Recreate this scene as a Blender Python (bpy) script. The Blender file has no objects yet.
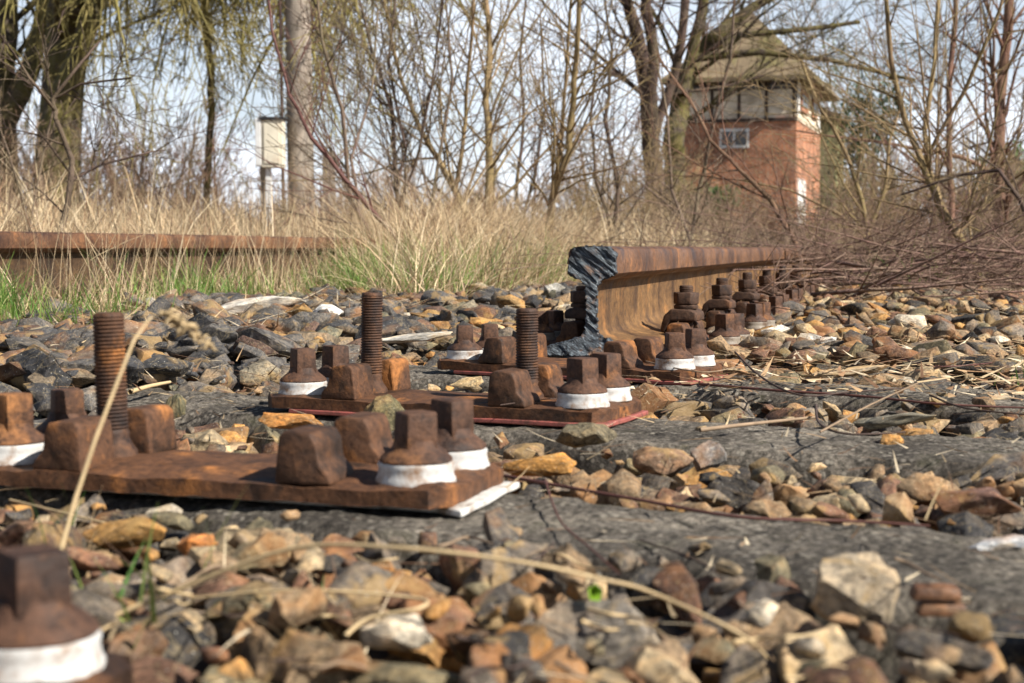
import bpy, bmesh, math, random
import numpy as np
from mathutils import Vector, Matrix, noise as mnoise

S = bpy.context.scene
COL = S.collection
R = math.radians
rnd = random.Random(7)
nr = np.random.RandomState(11)

# ------------------------------------------------------------------ camera, world, sun, exposure
F_PX = 1500.0
PITCH = math.atan(93.5 / F_PX)
CAM_Z = 0.165
cam_d = bpy.data.cameras.new('camera')
cam_d.sensor_width = 36.0
cam_d.lens = F_PX / 1024.0 * 36.0
cam_d.clip_start = 0.02
cam_d.clip_end = 2000.0
cam_d.dof.use_dof = True
cam_d.dof.focus_distance = 1.95
cam_d.dof.aperture_fstop = 13.5
cam = bpy.data.objects.new('camera', cam_d)
COL.objects.link(cam)
cam.location = (0, 0, CAM_Z)
cam.rotation_euler = (math.pi / 2 - PITCH, 0, 0)
S.camera = cam

SUN_EL, SUN_AZ = 41.0, 120.0            # azimuth clockwise from +Y (the view direction)
world = bpy.data.worlds.new('World')
S.world = world
world.use_nodes = True
wn = world.node_tree
wn.nodes.clear()
wo = wn.nodes.new('ShaderNodeOutputWorld')
wb = wn.nodes.new('ShaderNodeBackground')
sk = wn.nodes.new('ShaderNodeTexSky')
sk.sky_type = 'NISHITA'
sk.sun_disc = False
sk.sun_elevation = R(SUN_EL)
sk.sun_rotation = R(SUN_AZ)
sk.air_density = 1.0
sk.dust_density = 1.0
sk.ozone_density = 2.0
wtc = wn.nodes.new('ShaderNodeTexCoord')
wmp = wn.nodes.new('ShaderNodeMapping')
wmp.inputs['Scale'].default_value = (1.0, 1.0, 3.2)
wnz = wn.nodes.new('ShaderNodeTexNoise')
wnz.inputs['Scale'].default_value = 3.2
wnz.inputs['Detail'].default_value = 7
wrp = wn.nodes.new('ShaderNodeValToRGB')
wrp.color_ramp.elements[0].position = 0.36
wrp.color_ramp.elements[0].color = (0.38, 0.38, 0.38, 1)
wrp.color_ramp.elements[1].position = 0.62
wrp.color_ramp.elements[1].color = (0.95, 0.95, 0.95, 1)
wmx = wn.nodes.new('ShaderNodeMix')
wmx.data_type = 'RGBA'
wmx.inputs['B'].default_value = (16.5, 17.6, 19.6, 1)     # thin high cloud, in the sky's own units
wn.links.new(wtc.outputs['Generated'], wmp.inputs['Vector'])
wn.links.new(wmp.outputs['Vector'], wnz.inputs['Vector'])
wn.links.new(wnz.outputs['Fac'], wrp.inputs['Fac'])
wsx = wn.nodes.new('ShaderNodeSeparateXYZ'); wn.links.new(wtc.outputs['Generated'], wsx.inputs[0])
whz = wn.nodes.new('ShaderNodeMapRange'); whz.inputs['From Min'].default_value = 0.05; whz.inputs["From Max"].default_value = 0.34
whz.inputs['To Min'].default_value = 1.0; whz.inputs['To Max'].default_value = 0.0
wn.links.new(wsx.outputs[2], whz.inputs['Value'])
wml = wn.nodes.new('ShaderNodeMath'); wml.operation = 'MULTIPLY'
wn.links.new(wrp.outputs['Color'], wml.inputs[0]); wn.links.new(whz.outputs[0], wml.inputs[1])
wn.links.new(wml.outputs[0], wmx.inputs['Factor'])
wn.links.new(sk.outputs['Color'], wmx.inputs['A'])
wn.links.new(wmx.outputs['Result'], wb.inputs['Color'])
wb.inputs['Strength'].default_value = 0.052
wn.links.new(wb.outputs['Background'], wo.inputs['Surface'])

sun_d = bpy.data.lights.new('sun', 'SUN')
sun_d.energy = 5.0
sun_d.angle = R(0.5)
sun_d.color = (1.0, 0.945, 0.87)
sun = bpy.data.objects.new('sun', sun_d)
COL.objects.link(sun)
sv = Vector((math.sin(R(SUN_AZ)) * math.cos(R(SUN_EL)), math.cos(R(SUN_AZ)) * math.cos(R(SUN_EL)), math.sin(R(SUN_EL))))
sun.rotation_euler = sv.to_track_quat('Z', 'Y').to_euler()

S.view_settings.view_transform = 'Standard'
S.view_settings.look = 'None'
S.view_settings.gamma = 1.0
S.view_settings.exposure = 0.78
S.render.engine = 'CYCLES'
S.cycles.max_bounces = 5
S.cycles.transparent_max_bounces = 4

# ------------------------------------------------------------------ pixel / world helpers
cp, sp_ = math.cos(PITCH), math.sin(PITCH)
def W(px, py, Y):
    dx = (px - 512) / F_PX; dy = (341.5 - py) / F_PX
    fy = cp + dy * sp_; fz = -sp_ + dy * cp
    k = Y / fy
    return Vector((dx * k, Y, CAM_Z + fz * k))
def G(px, py, z=0.0):
    dx = (px - 512) / F_PX; dy = (341.5 - py) / F_PX
    fy = cp + dy * sp_; fz = -sp_ + dy * cp
    k = (z - CAM_Z) / fz
    return Vector((dx * k, fy * k, z))
RA = R(14.6)
RU = Vector((math.sin(RA), math.cos(RA), 0)); RV = Vector((math.cos(RA), -math.sin(RA), 0))
V_RAIL = -0.412; V_LEFT = -1.921
def uv2w(u, v, z=0.0):
    p = RU * u + RV * v
    return Vector((p.x, p.y, z))

def tag(o, label=None, cat=None, group=None, kind=None):
    if label: o['label'] = label
    if cat: o['category'] = cat
    if group: o['group'] = group
    if kind: o['kind'] = kind
    return o
def empty(name, loc=(0, 0, 0), rz=0.0):
    o = bpy.data.objects.new(name, None)
    o.empty_display_size = 0.05
    COL.objects.link(o); o.location = loc; o.rotation_euler = (0, 0, rz)
    return o
def link(name, me, m=None, parent=None, loc=None):
    o = bpy.data.objects.new(name, me)
    COL.objects.link(o)
    if m is not None and not me.materials: me.materials.append(m)
    if parent is not None: o.parent = parent
    if loc is not None: o.location = loc
    return o
def bm_obj(name, bm, m, parent=None, smooth=False, loc=None):
    me = bpy.data.meshes.new(name)
    bmesh.ops.recalc_face_normals(bm, faces=bm.faces)
    bm.to_mesh(me); bm.free()
    if smooth:
        me.polygons.foreach_set('use_smooth', [True] * len(me.polygons))
        me.set_sharp_from_angle(angle=R(42))
    return link(name, me, m, parent, loc)
def np_mesh(name, V, Fq, smooth=False, col=None):
    V = np.asarray(V, dtype=np.float32); Fq = np.asarray(Fq, dtype=np.int32)
    k = Fq.shape[1]; n = len(Fq)
    me = bpy.data.meshes.new(name)
    me.vertices.add(len(V)); me.vertices.foreach_set('co', V.ravel())
    me.loops.add(n * k); me.loops.foreach_set('vertex_index', Fq.ravel())
    me.polygons.add(n)
    me.polygons.foreach_set('loop_start', np.arange(0, n * k, k, dtype=np.int32))
    if smooth: me.polygons.foreach_set('use_smooth', np.ones(n, dtype=bool))
    if col is not None:
        a = me.color_attributes.new('Col', 'FLOAT_COLOR', 'POINT')
        c = np.ones((len(V), 4), dtype=np.float32); c[:, :3] = col
        a.data.foreach_set('color', c.ravel())
    me.update(calc_edges=True)
    me.validate()
    return me

# ------------------------------------------------------------------ materials
def mat_new(name, rough=0.85, spec=0.3):
    m = bpy.data.materials.new(name); m.use_nodes = True
    nt = m.node_tree; b = nt.nodes['Principled BSDF']
    b.inputs['Roughness'].default_value = rough
    b.inputs['Specular IOR Level'].default_value = spec
    return m, nt, b
def coords(nt, kind='Object', rand=True, scale=(1, 1, 1)):
    tc = nt.nodes.new('ShaderNodeTexCoord')
    out = tc.outputs[kind]
    mp = nt.nodes.new('ShaderNodeMapping'); mp.inputs['Scale'].default_value = scale
    if rand:
        oi = nt.nodes.new('ShaderNodeObjectInfo')
        mu = nt.nodes.new('ShaderNodeMath'); mu.operation = 'MULTIPLY'; mu.inputs[1].default_value = 37.0
        nt.links.new(oi.outputs['Random'], mu.inputs[0])
        cx = nt.nodes.new('ShaderNodeCombineXYZ')
        nt.links.new(mu.outputs[0], cx.inputs[0]); nt.links.new(mu.outputs[0], cx.inputs[1])
        nt.links.new(cx.outputs[0], mp.inputs['Location'])
    nt.links.new(out, mp.inputs['Vector'])
    return mp.outputs['Vector']
def noise(nt, vec, scale, detail=6, rough=0.6, dist=0.0):
    n = nt.nodes.new('ShaderNodeTexNoise')
    n.inputs['Scale'].default_value = scale; n.inputs['Detail'].default_value = detail
    n.inputs['Roughness'].default_value = rough; n.inputs['Distortion'].default_value = dist
    nt.links.new(vec, n.inputs['Vector']); return n.outputs['Fac']
def voro(nt, vec, scale, out='Distance', feature='F1'):
    n = nt.nodes.new('ShaderNodeTexVoronoi'); n.feature = feature
    n.inputs['Scale'].default_value = scale
    nt.links.new(vec, n.inputs['Vector']); return n.outputs[out]
def ramp(nt, fac, stops):
    r = nt.nodes.new('ShaderNodeValToRGB'); e = r.color_ramp.elements
    while len(e) < len(stops): e.new(0.5)
    for i, (p, c) in enumerate(stops):
        e[i].position = p
        if not isinstance(c, (tuple, list)): c = (c, c, c)
        e[i].color = (c[0], c[1], c[2], 1)
    nt.links.new(fac, r.inputs['Fac']); return r.outputs['Color']
def mix(nt, a, b, fac, mode='MIX'):
    n = nt.nodes.new('ShaderNodeMix'); n.data_type = 'RGBA'; n.blend_type = mode
    for key, v in (('A', a), ('B', b)):
        if isinstance(v, (tuple, list)): n.inputs[key].default_value = (v[0], v[1], v[2], 1)
        else: nt.links.new(v, n.inputs[key])
    if isinstance(fac, (int, float)): n.inputs['Factor'].default_value = fac
    else: nt.links.new(fac, n.inputs['Factor'])
    return n.outputs['Result']
def bump(nt, b, h, strength=0.5, dist=0.002, prev=None):
    n = nt.nodes.new('ShaderNodeBump'); n.inputs['Strength'].default_value = strength
    n.inputs['Distance'].default_value = dist
    nt.links.new(h, n.inputs['Height'])
    if prev is not None: nt.links.new(prev, n.inputs['Normal'])
    nt.links.new(n.outputs['Normal'], b.inputs['Normal'])
    return n.outputs['Normal']

def rust_mat(name, dark, mid, bright, amt=0.5, streak=None, rough=0.75, sc=1.0):
    m, nt, b = mat_new(name, rough, 0.35)
    v = coords(nt)
    n1 = noise(nt, v, 15 * sc, 9, 0.62, 0.2)
    c1 = ramp(nt, n1, [(0.36, dark), (0.48, mid), (0.56, mid), (0.60 + 0.14 * (1 - amt), bright)])
    nb2 = noise(nt, v, 70 * sc, 5, 0.6)
    c1 = mix(nt, c1, bright, ramp(nt, nb2, [(0.58, 0.0), (0.72, 0.30)]))
    c1 = mix(nt, c1, dark, ramp(nt, nb2, [(0.34, 0.8), (0.44, 0.0)]))
    n2 = noise(nt, v, 160 * sc, 6, 0.7)
    c2 = mix(nt, c1, ramp(nt, n2, [(0.35, (0.35, 0.32, 0.32)), (0.62, (1.25, 1.15, 1.05))]), 0.75, 'MULTIPLY')
    pit = voro(nt, v, 260 * sc)
    c2 = mix(nt, c2, ramp(nt, pit, [(0.05, 0.35), (0.3, 1.0)]), 0.35, 'MULTIPLY')
    if streak:
        vs = coords(nt, scale=streak)
        ns = noise(nt, vs, 30, 5, 0.6)
        c2 = mix(nt, c2, ramp(nt, ns, [(0.36, (0.5, 0.42, 0.4)), (0.64, (1.5, 1.4, 1.25))]), 0.8, 'MULTIPLY')
    nt.links.new(c2, b.inputs['Base Color'])
    p = bump(nt, b, n2, 0.6, 0.0015)
    bump(nt, b, n1, 0.7, 0.006, p)
    nt.links.new(ramp(nt, n1, [(0.3, rough - 0.22), (0.6, min(1, rough + 0.1))]), b.inputs['Roughness'])
    return m
M = {}
M['rust_plate'] = rust_mat('rusty_plate_steel', (0.034, 0.018, 0.010), (0.115, 0.053, 0.024), (0.36, 0.150, 0.042), 0.6)
M['rust_rib'] = rust_mat('rusty_forged_steel', (0.030, 0.017, 0.010), (0.100, 0.049, 0.025), (0.33, 0.140, 0.042), 0.55)
M['rust_screw'] = rust_mat('rusty_screw_steel', (0.034, 0.019, 0.013), (0.095, 0.049, 0.029), (0.28, 0.130, 0.048), 0.4, sc=1.2)
M['rust_thread'] = rust_mat('rusty_thread_steel', (0.022, 0.014, 0.012), (0.085, 0.042, 0.022), (0.36, 0.15, 0.04), 0.5)
M['rust_rail'] = rust_mat('rusty_rail_steel', (0.085, 0.050, 0.024), (0.165, 0.100, 0.043), (0.28, 0.150, 0.055), 0.5, streak=(1.0, 0.5, 0.12))
M['rust_head'] = rust_mat('rusty_rail_head', (0.070, 0.040, 0.028), (0.145, 0.080, 0.044), (0.25, 0.125, 0.055), 0.35, streak=(1.0, 0.25, 0.3), rough=0.5)
M['rust_old'] = rust_mat('old_dark_rail_steel', (0.030, 0.020, 0.014), (0.075, 0.048, 0.026), (0.13, 0.085, 0.038), 0.4, streak=(1.0, 0.4, 0.2))
M['rust_dark'] = rust_mat('dark_rusty_steel', (0.022, 0.014, 0.012), (0.075, 0.042, 0.026), (0.18, 0.085, 0.04), 0.35)

def cut_mat():
    m, nt, b = mat_new('torch_cut_steel', 0.35, 0.6)
    v0 = coords(nt, rand=False)
    rt = nt.nodes.new('ShaderNodeMapping'); rt.inputs['Rotation'].default_value = (0, R(-38), 0)
    nt.links.new(v0, rt.inputs['Vector'])
    st = nt.nodes.new('ShaderNodeMapping'); st.inputs['Scale'].default_value = (0.16, 1, 1)
    nt.links.new(rt.outputs['Vector'], st.inputs['Vector'])
    n = noise(nt, st.outputs['Vector'], 420, 7, 0.7, 0.8)
    n2 = noise(nt, v0, 30, 6, 0.7)
    c = ramp(nt, n, [(0.42, (0.010, 0.010, 0.012)), (0.52, (0.045, 0.055, 0.065)), (0.60, (0.13, 0.16, 0.18)), (0.70, (0.40, 0.44, 0.46))])
    c = mix(nt, c, (0.33, 0.14, 0.035), ramp(nt, n2, [(0.54, 0.0), (0.70, 0.8)]))
    nt.links.new(c, b.inputs['Base Color'])
    b.inputs['Metallic'].default_value = 0.35
    bump(nt, b, n, 0.9, 0.003)
    return m
M['cut'] = cut_mat()

def plastic(name, c, dirt, amt):
    m, nt, b = mat_new(name, 0.5, 0.4)
    v = coords(nt)
    n = noise(nt, v, 55, 8, 0.7); n3 = noise(nt, v, 350, 4, 0.6)
    cc = mix(nt, c, dirt, ramp(nt, n, [(0.47, 0.0), (0.64, amt)]))
    cc = mix(nt, cc, ramp(nt, n3, [(0.3, 0.75), (0.6, 1.0)]), 0.6, 'MULTIPLY')
    nt.links.new(cc, b.inputs['Base Color']); bump(nt, b, n3, 0.25, 0.0008)
    return m
M['white_ring'] = plastic('white_plastic', (0.53, 0.52, 0.49), (0.24, 0.13, 0.06), 0.95)
M['dirty_ring'] = plastic('dirty_plastic', (0.26, 0.22, 0.17), (0.10, 0.06, 0.035), 0.95)
M['red_pad'] = plastic('red_plastic_pad', (0.33, 0.095, 0.075), (0.10, 0.05, 0.035), 0.9)
M['white_pad'] = plastic('white_plastic_pad', (0.66, 0.65, 0.60), (0.2, 0.13, 0.08), 0.9)

def stone_mat(name, use_obj):
    m, nt, b = mat_new(name, 0.82, 0.3)
    if use_obj:
        oi = nt.nodes.new('ShaderNodeObjectInfo'); base = oi.outputs['Color']; v = coords(nt, scale=(.024, .024, .024))
    else:
        at = nt.nodes.new('ShaderNodeAttribute'); at.attribute_name = 'Col'; base = at.outputs['Color']; v = coords(nt, rand=False)
    n1 = noise(nt, v, 38, 8, 0.65, 0.4); n2 = noise(nt, v, 240, 7, 0.72); n3 = noise(nt, v, 14, 4, 0.6)
    c = mix(nt, base, ramp(nt, n1, [(0.36, (0.38, 0.36, 0.34)), (0.5, (1, 1, 1)), (0.63, (1.6, 1.4, 1.15))]), 0.9, 'MULTIPLY')
    c = mix(nt, c, ramp(nt, n2, [(0.38, (0.35, 0.34, 0.33)), (0.5, (0.95, 0.95, 0.95)), (0.62, (1.65, 1.6, 1.5))]), 0.75, 'MULTIPLY')
    c = mix(nt, c, (0.34, 0.15, 0.045), ramp(nt, n3, [(0.54, 0.0), (0.66, 0.55)]))          # rust staining
    vn = noise(nt, v, 55, 4, 0.5, 1.8)
    c = mix(nt, c, (0.46, 0.36, 0.20), ramp(nt, vn, [(0.485, 0.0), (0.505, 0.28), (0.525, 0.0)]))
    n4 = noise(nt, v, 24, 5, 0.6, 0.5)
    c = mix(nt, c, (0.42, 0.27, 0.10), ramp(nt, n4, [(0.56, 0.0), (0.62, 0.45)]))
    sp = voro(nt, v, 330)
    c = mix(nt, c, (0.5, 0.48, 0.42), ramp(nt, sp, [(0.06, 0.7), (0.15, 0.0)]))              # mineral flecks
    nt.links.new(c, b.inputs['Base Color'])
    p = bump(nt, b, n2, 0.55, 0.0022)
    bump(nt, b, n1, 0.6, 0.008, p)
    return m
M['stone_o'] = stone_mat('ballast_stone_rock', True)
M['stone_a'] = stone_mat('ballast_gravel_rock', False)

def concrete_mat():
    m, nt, b = mat_new('weathered_concrete', 0.9, 0.25)
    v = coords(nt)
    n1 = noise(nt, v, 9, 8, 0.65); n2 = noise(nt, v, 190, 8, 0.8); n3 = noise(nt, v, 30, 6, 0.6)
    c = ramp(nt, n1, [(0.34, (0.055, 0.047, 0.038)), (0.5, (0.140, 0.122, 0.098)), (0.64, (0.27, 0.235, 0.185))])
    c = mix(nt, c, ramp(nt, n2, [(0.38, 0.22), (0.5, 0.95), (0.62, 2.2)]), 0.9, 'MULTIPLY')
    vc = nt.nodes.new('ShaderNodeTexVoronoi'); vc.inputs['Scale'].default_value = 130
    nt.links.new(v, vc.inputs['Vector'])
    agg = ramp(nt, vc.outputs['Distance'], [(0.20, 1.0), (0.36, 0.0)])
    sel = ramp(nt, noise(nt, v, 26, 3, 0.5), [(0.42, 0.0), (0.56, 0.85)])
    f = mix(nt, agg, sel, 1.0, 'MULTIPLY')
    acol = ramp(nt, nt.nodes.new('ShaderNodeSeparateColor').outputs[0], [(0.1, (0.36, 0.33, 0.27))])
    c = mix(nt, c, (0.40, 0.36, 0.29), f)
    c = mix(nt, c, (0.085, 0.085, 0.035), ramp(nt, n3, [(0.58, 0.0), (0.75, 0.6)]))
    nt.links.new(c, b.inputs['Base Color'])
    p = bump(nt, b, n2, 1.0, 0.006)
    p = bump(nt, b, vc.outputs['Distance'], 0.5, 0.004, p)
    bump(nt, b, n3, 0.6, 0.008, p)
    return m
M['concrete'] = concrete_mat()

def attr_mat(name, rough=0.7, transl=0.25, var=0.5, scale=90):
    m, nt, b = mat_new(name, rough, 0.3)
    at = nt.nodes.new('ShaderNodeAttribute'); at.attribute_name = 'Col'
    v = coords(nt, rand=False)
    n = noise(nt, v, scale, 5, 0.65)
    c = mix(nt, at.outputs['Color'], ramp(nt, n, [(0.35, (0.55, 0.52, 0.5)), (0.65, (1.3, 1.28, 1.2))]), var, 'MULTIPLY')
    nt.links.new(c, b.inputs['Base Color'])
    if transl > 0:
        tr = nt.nodes.new('ShaderNodeBsdfTranslucent'); nt.links.new(c, tr.inputs['Color'])
        ms = nt.nodes.new('ShaderNodeMixShader'); ms.inputs[0].default_value = transl
        nt.links.new(b.outputs[0], ms.inputs[1]); nt.links.new(tr.outputs[0], ms.inputs[2])
        nt.links.new(ms.outputs[0], nt.nodes['Material Output'].inputs['Surface'])
    return m
M['grass'] = attr_mat('grass_blades', 0.6, 0.35)
M['litter'] = attr_mat('leaf_litter_bits', 0.8, 0.15)

def bark_mat(name, dark, mid, moss, mossamt=0.5, sc=1.0):
    m, nt, b = mat_new(name, 0.88, 0.2)
    v = coords(nt, scale=(1, 1, 0.35)); v2 = coords(nt)
    n1 = noise(nt, v, 16 * sc, 7, 0.7); n2 = noise(nt, v2, 3.0 * sc, 5, 0.6)
    c = ramp(nt, n1, [(0.33, dark), (0.62, mid)])
    c = mix(nt, c, moss, ramp(nt, n2, [(0.5 - 0.25 * mossamt, 0.0), (0.62, min(1, mossamt * 1.3))]))
    nt.links.new(c, b.inputs['Base Color']); bump(nt, b, n1, 0.8, 0.03)
    return m
M['bark_moss'] = bark_mat('mossy_bark', (0.030, 0.024, 0.020), (0.13, 0.10, 0.075), (0.20, 0.175, 0.045), 0.5, 1.8)
M['bark_willow'] = bark_mat('willow_twig_bark', (0.14, 0.115, 0.045), (0.31, 0.25, 0.10), (0.27, 0.24, 0.07), 0.45)
M['bark_dark'] = bark_mat('dark_bark', (0.045, 0.030, 0.026), (0.135, 0.090, 0.072), (0.13, 0.115, 0.05), 0.25)
M['bark_red'] = bark_mat('reddish_bark', (0.10, 0.052, 0.038), (0.26, 0.145, 0.10), (0.20, 0.15, 0.07), 0.25)
M['bark_tan'] = bark_mat('tan_bark', (0.15, 0.10, 0.055), (0.36, 0.25, 0.14), (0.26, 0.21, 0.08), 0.4)
M['bark_grey'] = bark_mat('grey_brown_bark', (0.09, 0.065, 0.050), (0.25, 0.18, 0.135), (0.19, 0.17, 0.08), 0.3)
M['thicket'] = bark_mat('thicket_twigs', (0.17, 0.115, 0.080), (0.36, 0.25, 0.17), (0.30, 0.23, 0.12), 0.35)
M['brush'] = bark_mat('brushwood_bark', (0.060, 0.038, 0.032), (0.32, 0.19, 0.15), (0.36, 0.27, 0.17), 0.35, 3.0)
M['pole'] = bark_mat('weathered_pole_wood', (0.17, 0.14, 0.11), (0.38, 0.32, 0.26), (0.2, 0.19, 0.14), 0.2, 0.6)

def simple_mat(name, c, rough=0.8, var=0.5, sc=20, stain=None):
    m, nt, b = mat_new(name, rough, 0.3)
    v = coords(nt); n = noise(nt, v, sc, 6, 0.65)
    cc = mix(nt, c, ramp(nt, n, [(0.3, 0.55), (0.65, 1.25)]), var, 'MULTIPLY')
    if stain:
        cc = mix(nt, cc, stain, ramp(nt, noise(nt, v, sc * 0.4, 5, 0.6), [(0.5, 0), (0.7, 0.8)]))
    nt.links.new(cc, b.inputs['Base Color']); bump(nt, b, n, 0.3, 0.004)
    return m
M['ground'] = None
def ground_mat():
    m, nt, b = mat_new('bare_soil', 0.95, 0.1)
    v = coords(nt, rand=False)
    n1 = noise(nt, v, 1.3, 8, 0.7); n2 = noise(nt, v, 60, 8, 0.75)
    c = ramp(nt, n1, [(0.3, (0.045, 0.034, 0.025)), (0.6, (0.12, 0.09, 0.06))])
    c = mix(nt, c, ramp(nt, n2, [(0.3, 0.4), (0.65, 1.7)]), 0.8, 'MULTIPLY')
    nt.links.new(c, b.inputs['Base Color']); bump(nt, b, n2, 0.8, 0.01)
    return m
M['ground'] = ground_mat()

# ------------------------------------------------------------------ ground
def groundz(x, y):
    v = x * RV.x + y * RV.y
    z = -0.055
    t = min(1, max(0, (-1.45 - v) / 0.45)); z += t * t * (3 - 2 * t) * 0.075
    t = min(1, max(0, (-2.5 - v) / 2.0)); z -= t * 0.08
    t = min(1, max(0, (y - 4.0) / 6.0)); z += t * (-0.10 if v > -1.2 else -0.02) + (0.045 * min(1, max(0, (y - 3.2) / 1.5)) if v > -1.2 else 0)
    return z + 0.012 * mnoise.noise(Vector((x * 3, y * 3, 0)))
def axis(lo, hi, fine_lo, fine_hi, n_f, n_c):
    a = np.linspace(fine_lo, fine_hi, n_f)
    l = fine_lo - np.geomspace(0.2, fine_lo - lo, n_c)[::-1]
    h = fine_hi + np.geomspace(0.2, hi - fine_hi, n_c)
    return np.concatenate([l, a, h])
gx = axis(-600, 600, -4, 5, 91, 24); gy = axis(-300, 900, -1, 10, 111, 24)
GV = []
for yy in gy:
    for xx in gx: GV.append((xx, yy, groundz(xx, yy)))
nx = len(gx); GF = []
for j in range(len(gy) - 1):
    for i in range(nx - 1):
        a = j * nx + i; GF.append((a, a + 1, a + 1 + nx, a + nx))
g = link('ground', np_mesh('ground', GV, GF, True), M['ground']); tag(g, kind='structure')

# ------------------------------------------------------------------ generic geometry
def tubes(polys, sides=4, seed=0):
    VV = []; FF = []; base = 0
    ang = np.arange(sides) * 2 * math.pi / sides
    ca, sa = np.cos(ang), np.sin(ang)
    for pts, rad in polys:
        P = np.asarray(pts, dtype=float); r = np.asarray(rad, dtype=float); n = len(P)
        T = np.empty_like(P); T[1:-1] = P[2:] - P[:-2]; T[0] = P[1] - P[0]; T[-1] = P[-1] - P[-2]
        T /= (np.linalg.norm(T, axis=1)[:, None] + 1e-9)
        ref = np.array([0.0, 0.0, 1.0]) if abs(T[0][2]) < 0.7 else np.array([1.0, 0.15, 0.0])
        A = np.cross(T, ref); A /= (np.linalg.norm(A, axis=1)[:, None] + 1e-9)
        B = np.cross(T, A)
        ring = P[:, None, :] + r[:, None, None] * (A[:, None, :] * ca[None, :, None] + B[:, None, :] * sa[None, :, None])
        VV.append(ring.reshape(-1, 3))
        i = np.arange(n - 1)[:, None] * sides; k = np.arange(sides)[None, :]; k2 = (k + 1) % sides
        q = np.stack([base + i + k, base + i + k2, base + i + sides + k2, base + i + sides + k], axis=-1).reshape(-1, 4)
        FF.append(q)
        # end caps as quads (degenerate for 3 sides is avoided by using 4+)
        if sides == 4:
            FF.append(np.array([[base + 3, base + 2, base + 1, base], [base + (n - 1) * 4 + j for j in range(4)]]))
        base += n * sides
    return np.concatenate(VV), np.concatenate(FF)
def tube_obj(name, polys, m, parent=None, sides=4):
    V, Fq = tubes(polys, sides)
    return link(name, np_mesh(name, V, Fq, True), m, parent)

def grow(out, p, d, L, r, lvl, P, rg):
    n = max(3, int(L / P['seg'][lvl])); st = L / n
    pts = [p]; rad = [r]; x, y, z = p; dx, dy, dz = d
    w = P['wander'][lvl]; up = P['up'][lvl]; mr = P.get('minr', 0.001)
    dirs = [d]
    for i in range(n):
        dx += rg.gauss(0, w); dy += rg.gauss(0, w); dz += rg.gauss(0, w) + up
        l = math.sqrt(dx * dx + dy * dy + dz * dz) + 1e-9; dx /= l; dy /= l; dz /= l
        x += dx * st; y += dy * st; z += dz * st
        pts.append((x, y, z)); rad.append(max(mr, r * (1 - 0.85 * (i + 1) / n))); dirs.append((dx, dy, dz))
    out.append((pts, rad))
    if lvl < P['max']:
        kids(out, pts, rad, dirs, L, lvl, P, rg)
def kids(out, pts, rad, dirs, L, lvl, P, rg, count=None):
    k = count if count is not None else P['kids'][lvl]
    n = len(pts) - 1
    for j in range(k):
        t = P['t0'][lvl] + (1 - P['t0'][lvl]) * (j + rg.random()) / k
        i = min(n, max(1, int(t * n)))
        a = R(P['ang'][lvl] + rg.gauss(0, 12)); D = Vector(dirs[i]).normalized()
        o = D.orthogonal().normalized(); o.rotate(Matrix.Rotation(rg.random() * 2 * math.pi, 3, D))
        c = D * math.cos(a) + o * math.sin(a)
        grow(out, pts[i], (c.x, c.y, c.z), L * P['ratio'][lvl] * (1.15 - 0.7 * t) * rg.uniform(0.7, 1.25),
             max(P.get('minr', 0.001), rad[i] * P.get('rk', 0.5)), lvl + 1, P, rg)
def pix_stem(pp, Y, dY=0.0, wob=0.0, rg=rnd, sub=3):
    """a stem through measured points standing at distance Y (m)"""
    pts = []
    for i in range(len(pp) - 1):
        for s in range(sub):
            t = s / sub
            pts.append((pp[i][0] * (1 - t) + pp[i + 1][0] * t, pp[i][1] * (1 - t) + pp[i + 1][1] * t,
                        pp[i][2] * (1 - t) + pp[i + 1][2] * t))
    pts.append(pp[-1]); n = len(pts); out = []; rad = []
    off = 0.0
    for i, (a, b, w) in enumerate(pts):
        off += rg.gauss(0, wob)
        y = Y + dY * i / n + off
        out.append(tuple(W(a + rg.gauss(0, 0.5), b, y))); rad.append(w / 2 * Y / F_PX)
    dirs = []
    for i in range(n):
        q = Vector(out[min(n - 1, i + 1)]) - Vector(out[max(0, i - 1)]); q.normalize(); dirs.append(tuple(q))
    return out, rad, dirs

def rough(bm, amp, freq, cuts=2, seed=0):
    if cuts: bmesh.ops.subdivide_edges(bm, edges=bm.edges[:], cuts=cuts, use_grid_fill=True)
    bm.normal_update()
    o = Vector((seed * 3.7, seed * 1.3, 0))
    for v in bm.verts:
        q = v.co * freq + o
        v.co += Vector(mnoise.noise_vector(q)) * amp + Vector(mnoise.noise_vector(q * 3.1)) * amp * 0.4
def box_bm(x0, x1, y0, y1, z0, z1, taper=(0, 0), bev=0.002, seg=2, bm=None, rot=0.0):
    """box from footprint to top; taper=(tx,ty) pulls in the top"""
    nb = bm is None
    if nb: bm = bmesh.new()
    tx, ty = taper; cx, cy = (x0 + x1) / 2, (y0 + y1) / 2
    co = [(x0, y0, z0), (x1, y0, z0), (x1, y1, z0), (x0, y1, z0), (x0 + tx, y0 + ty, z1), (x1 - tx, y0 + ty, z1), (x1 - tx, y1 - ty, z1), (x0 + tx, y1 - ty, z1)]
    if rot:
        c, s = math.cos(rot), math.sin(rot)
        co = [(cx + (a - cx) * c - (b - cy) * s, cy + (a - cx) * s + (b - cy) * c, z) for a, b, z in co]
    vs = [bm.verts.new(q) for q in co]
    fs = [bm.faces.new([vs[i] for i in f]) for f in ((0, 3, 2, 1), (4, 5, 6, 7), (0, 1, 5, 4), (1, 2, 6, 5), (2, 3, 7, 6), (3, 0, 4, 7))]
    if bev:
        es = list({e for f in fs for e in f.edges})
        bmesh.ops.bevel(bm, geom=es, offset=bev, segments=seg, profile=0.5, affect='EDGES')
    return bm
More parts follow.
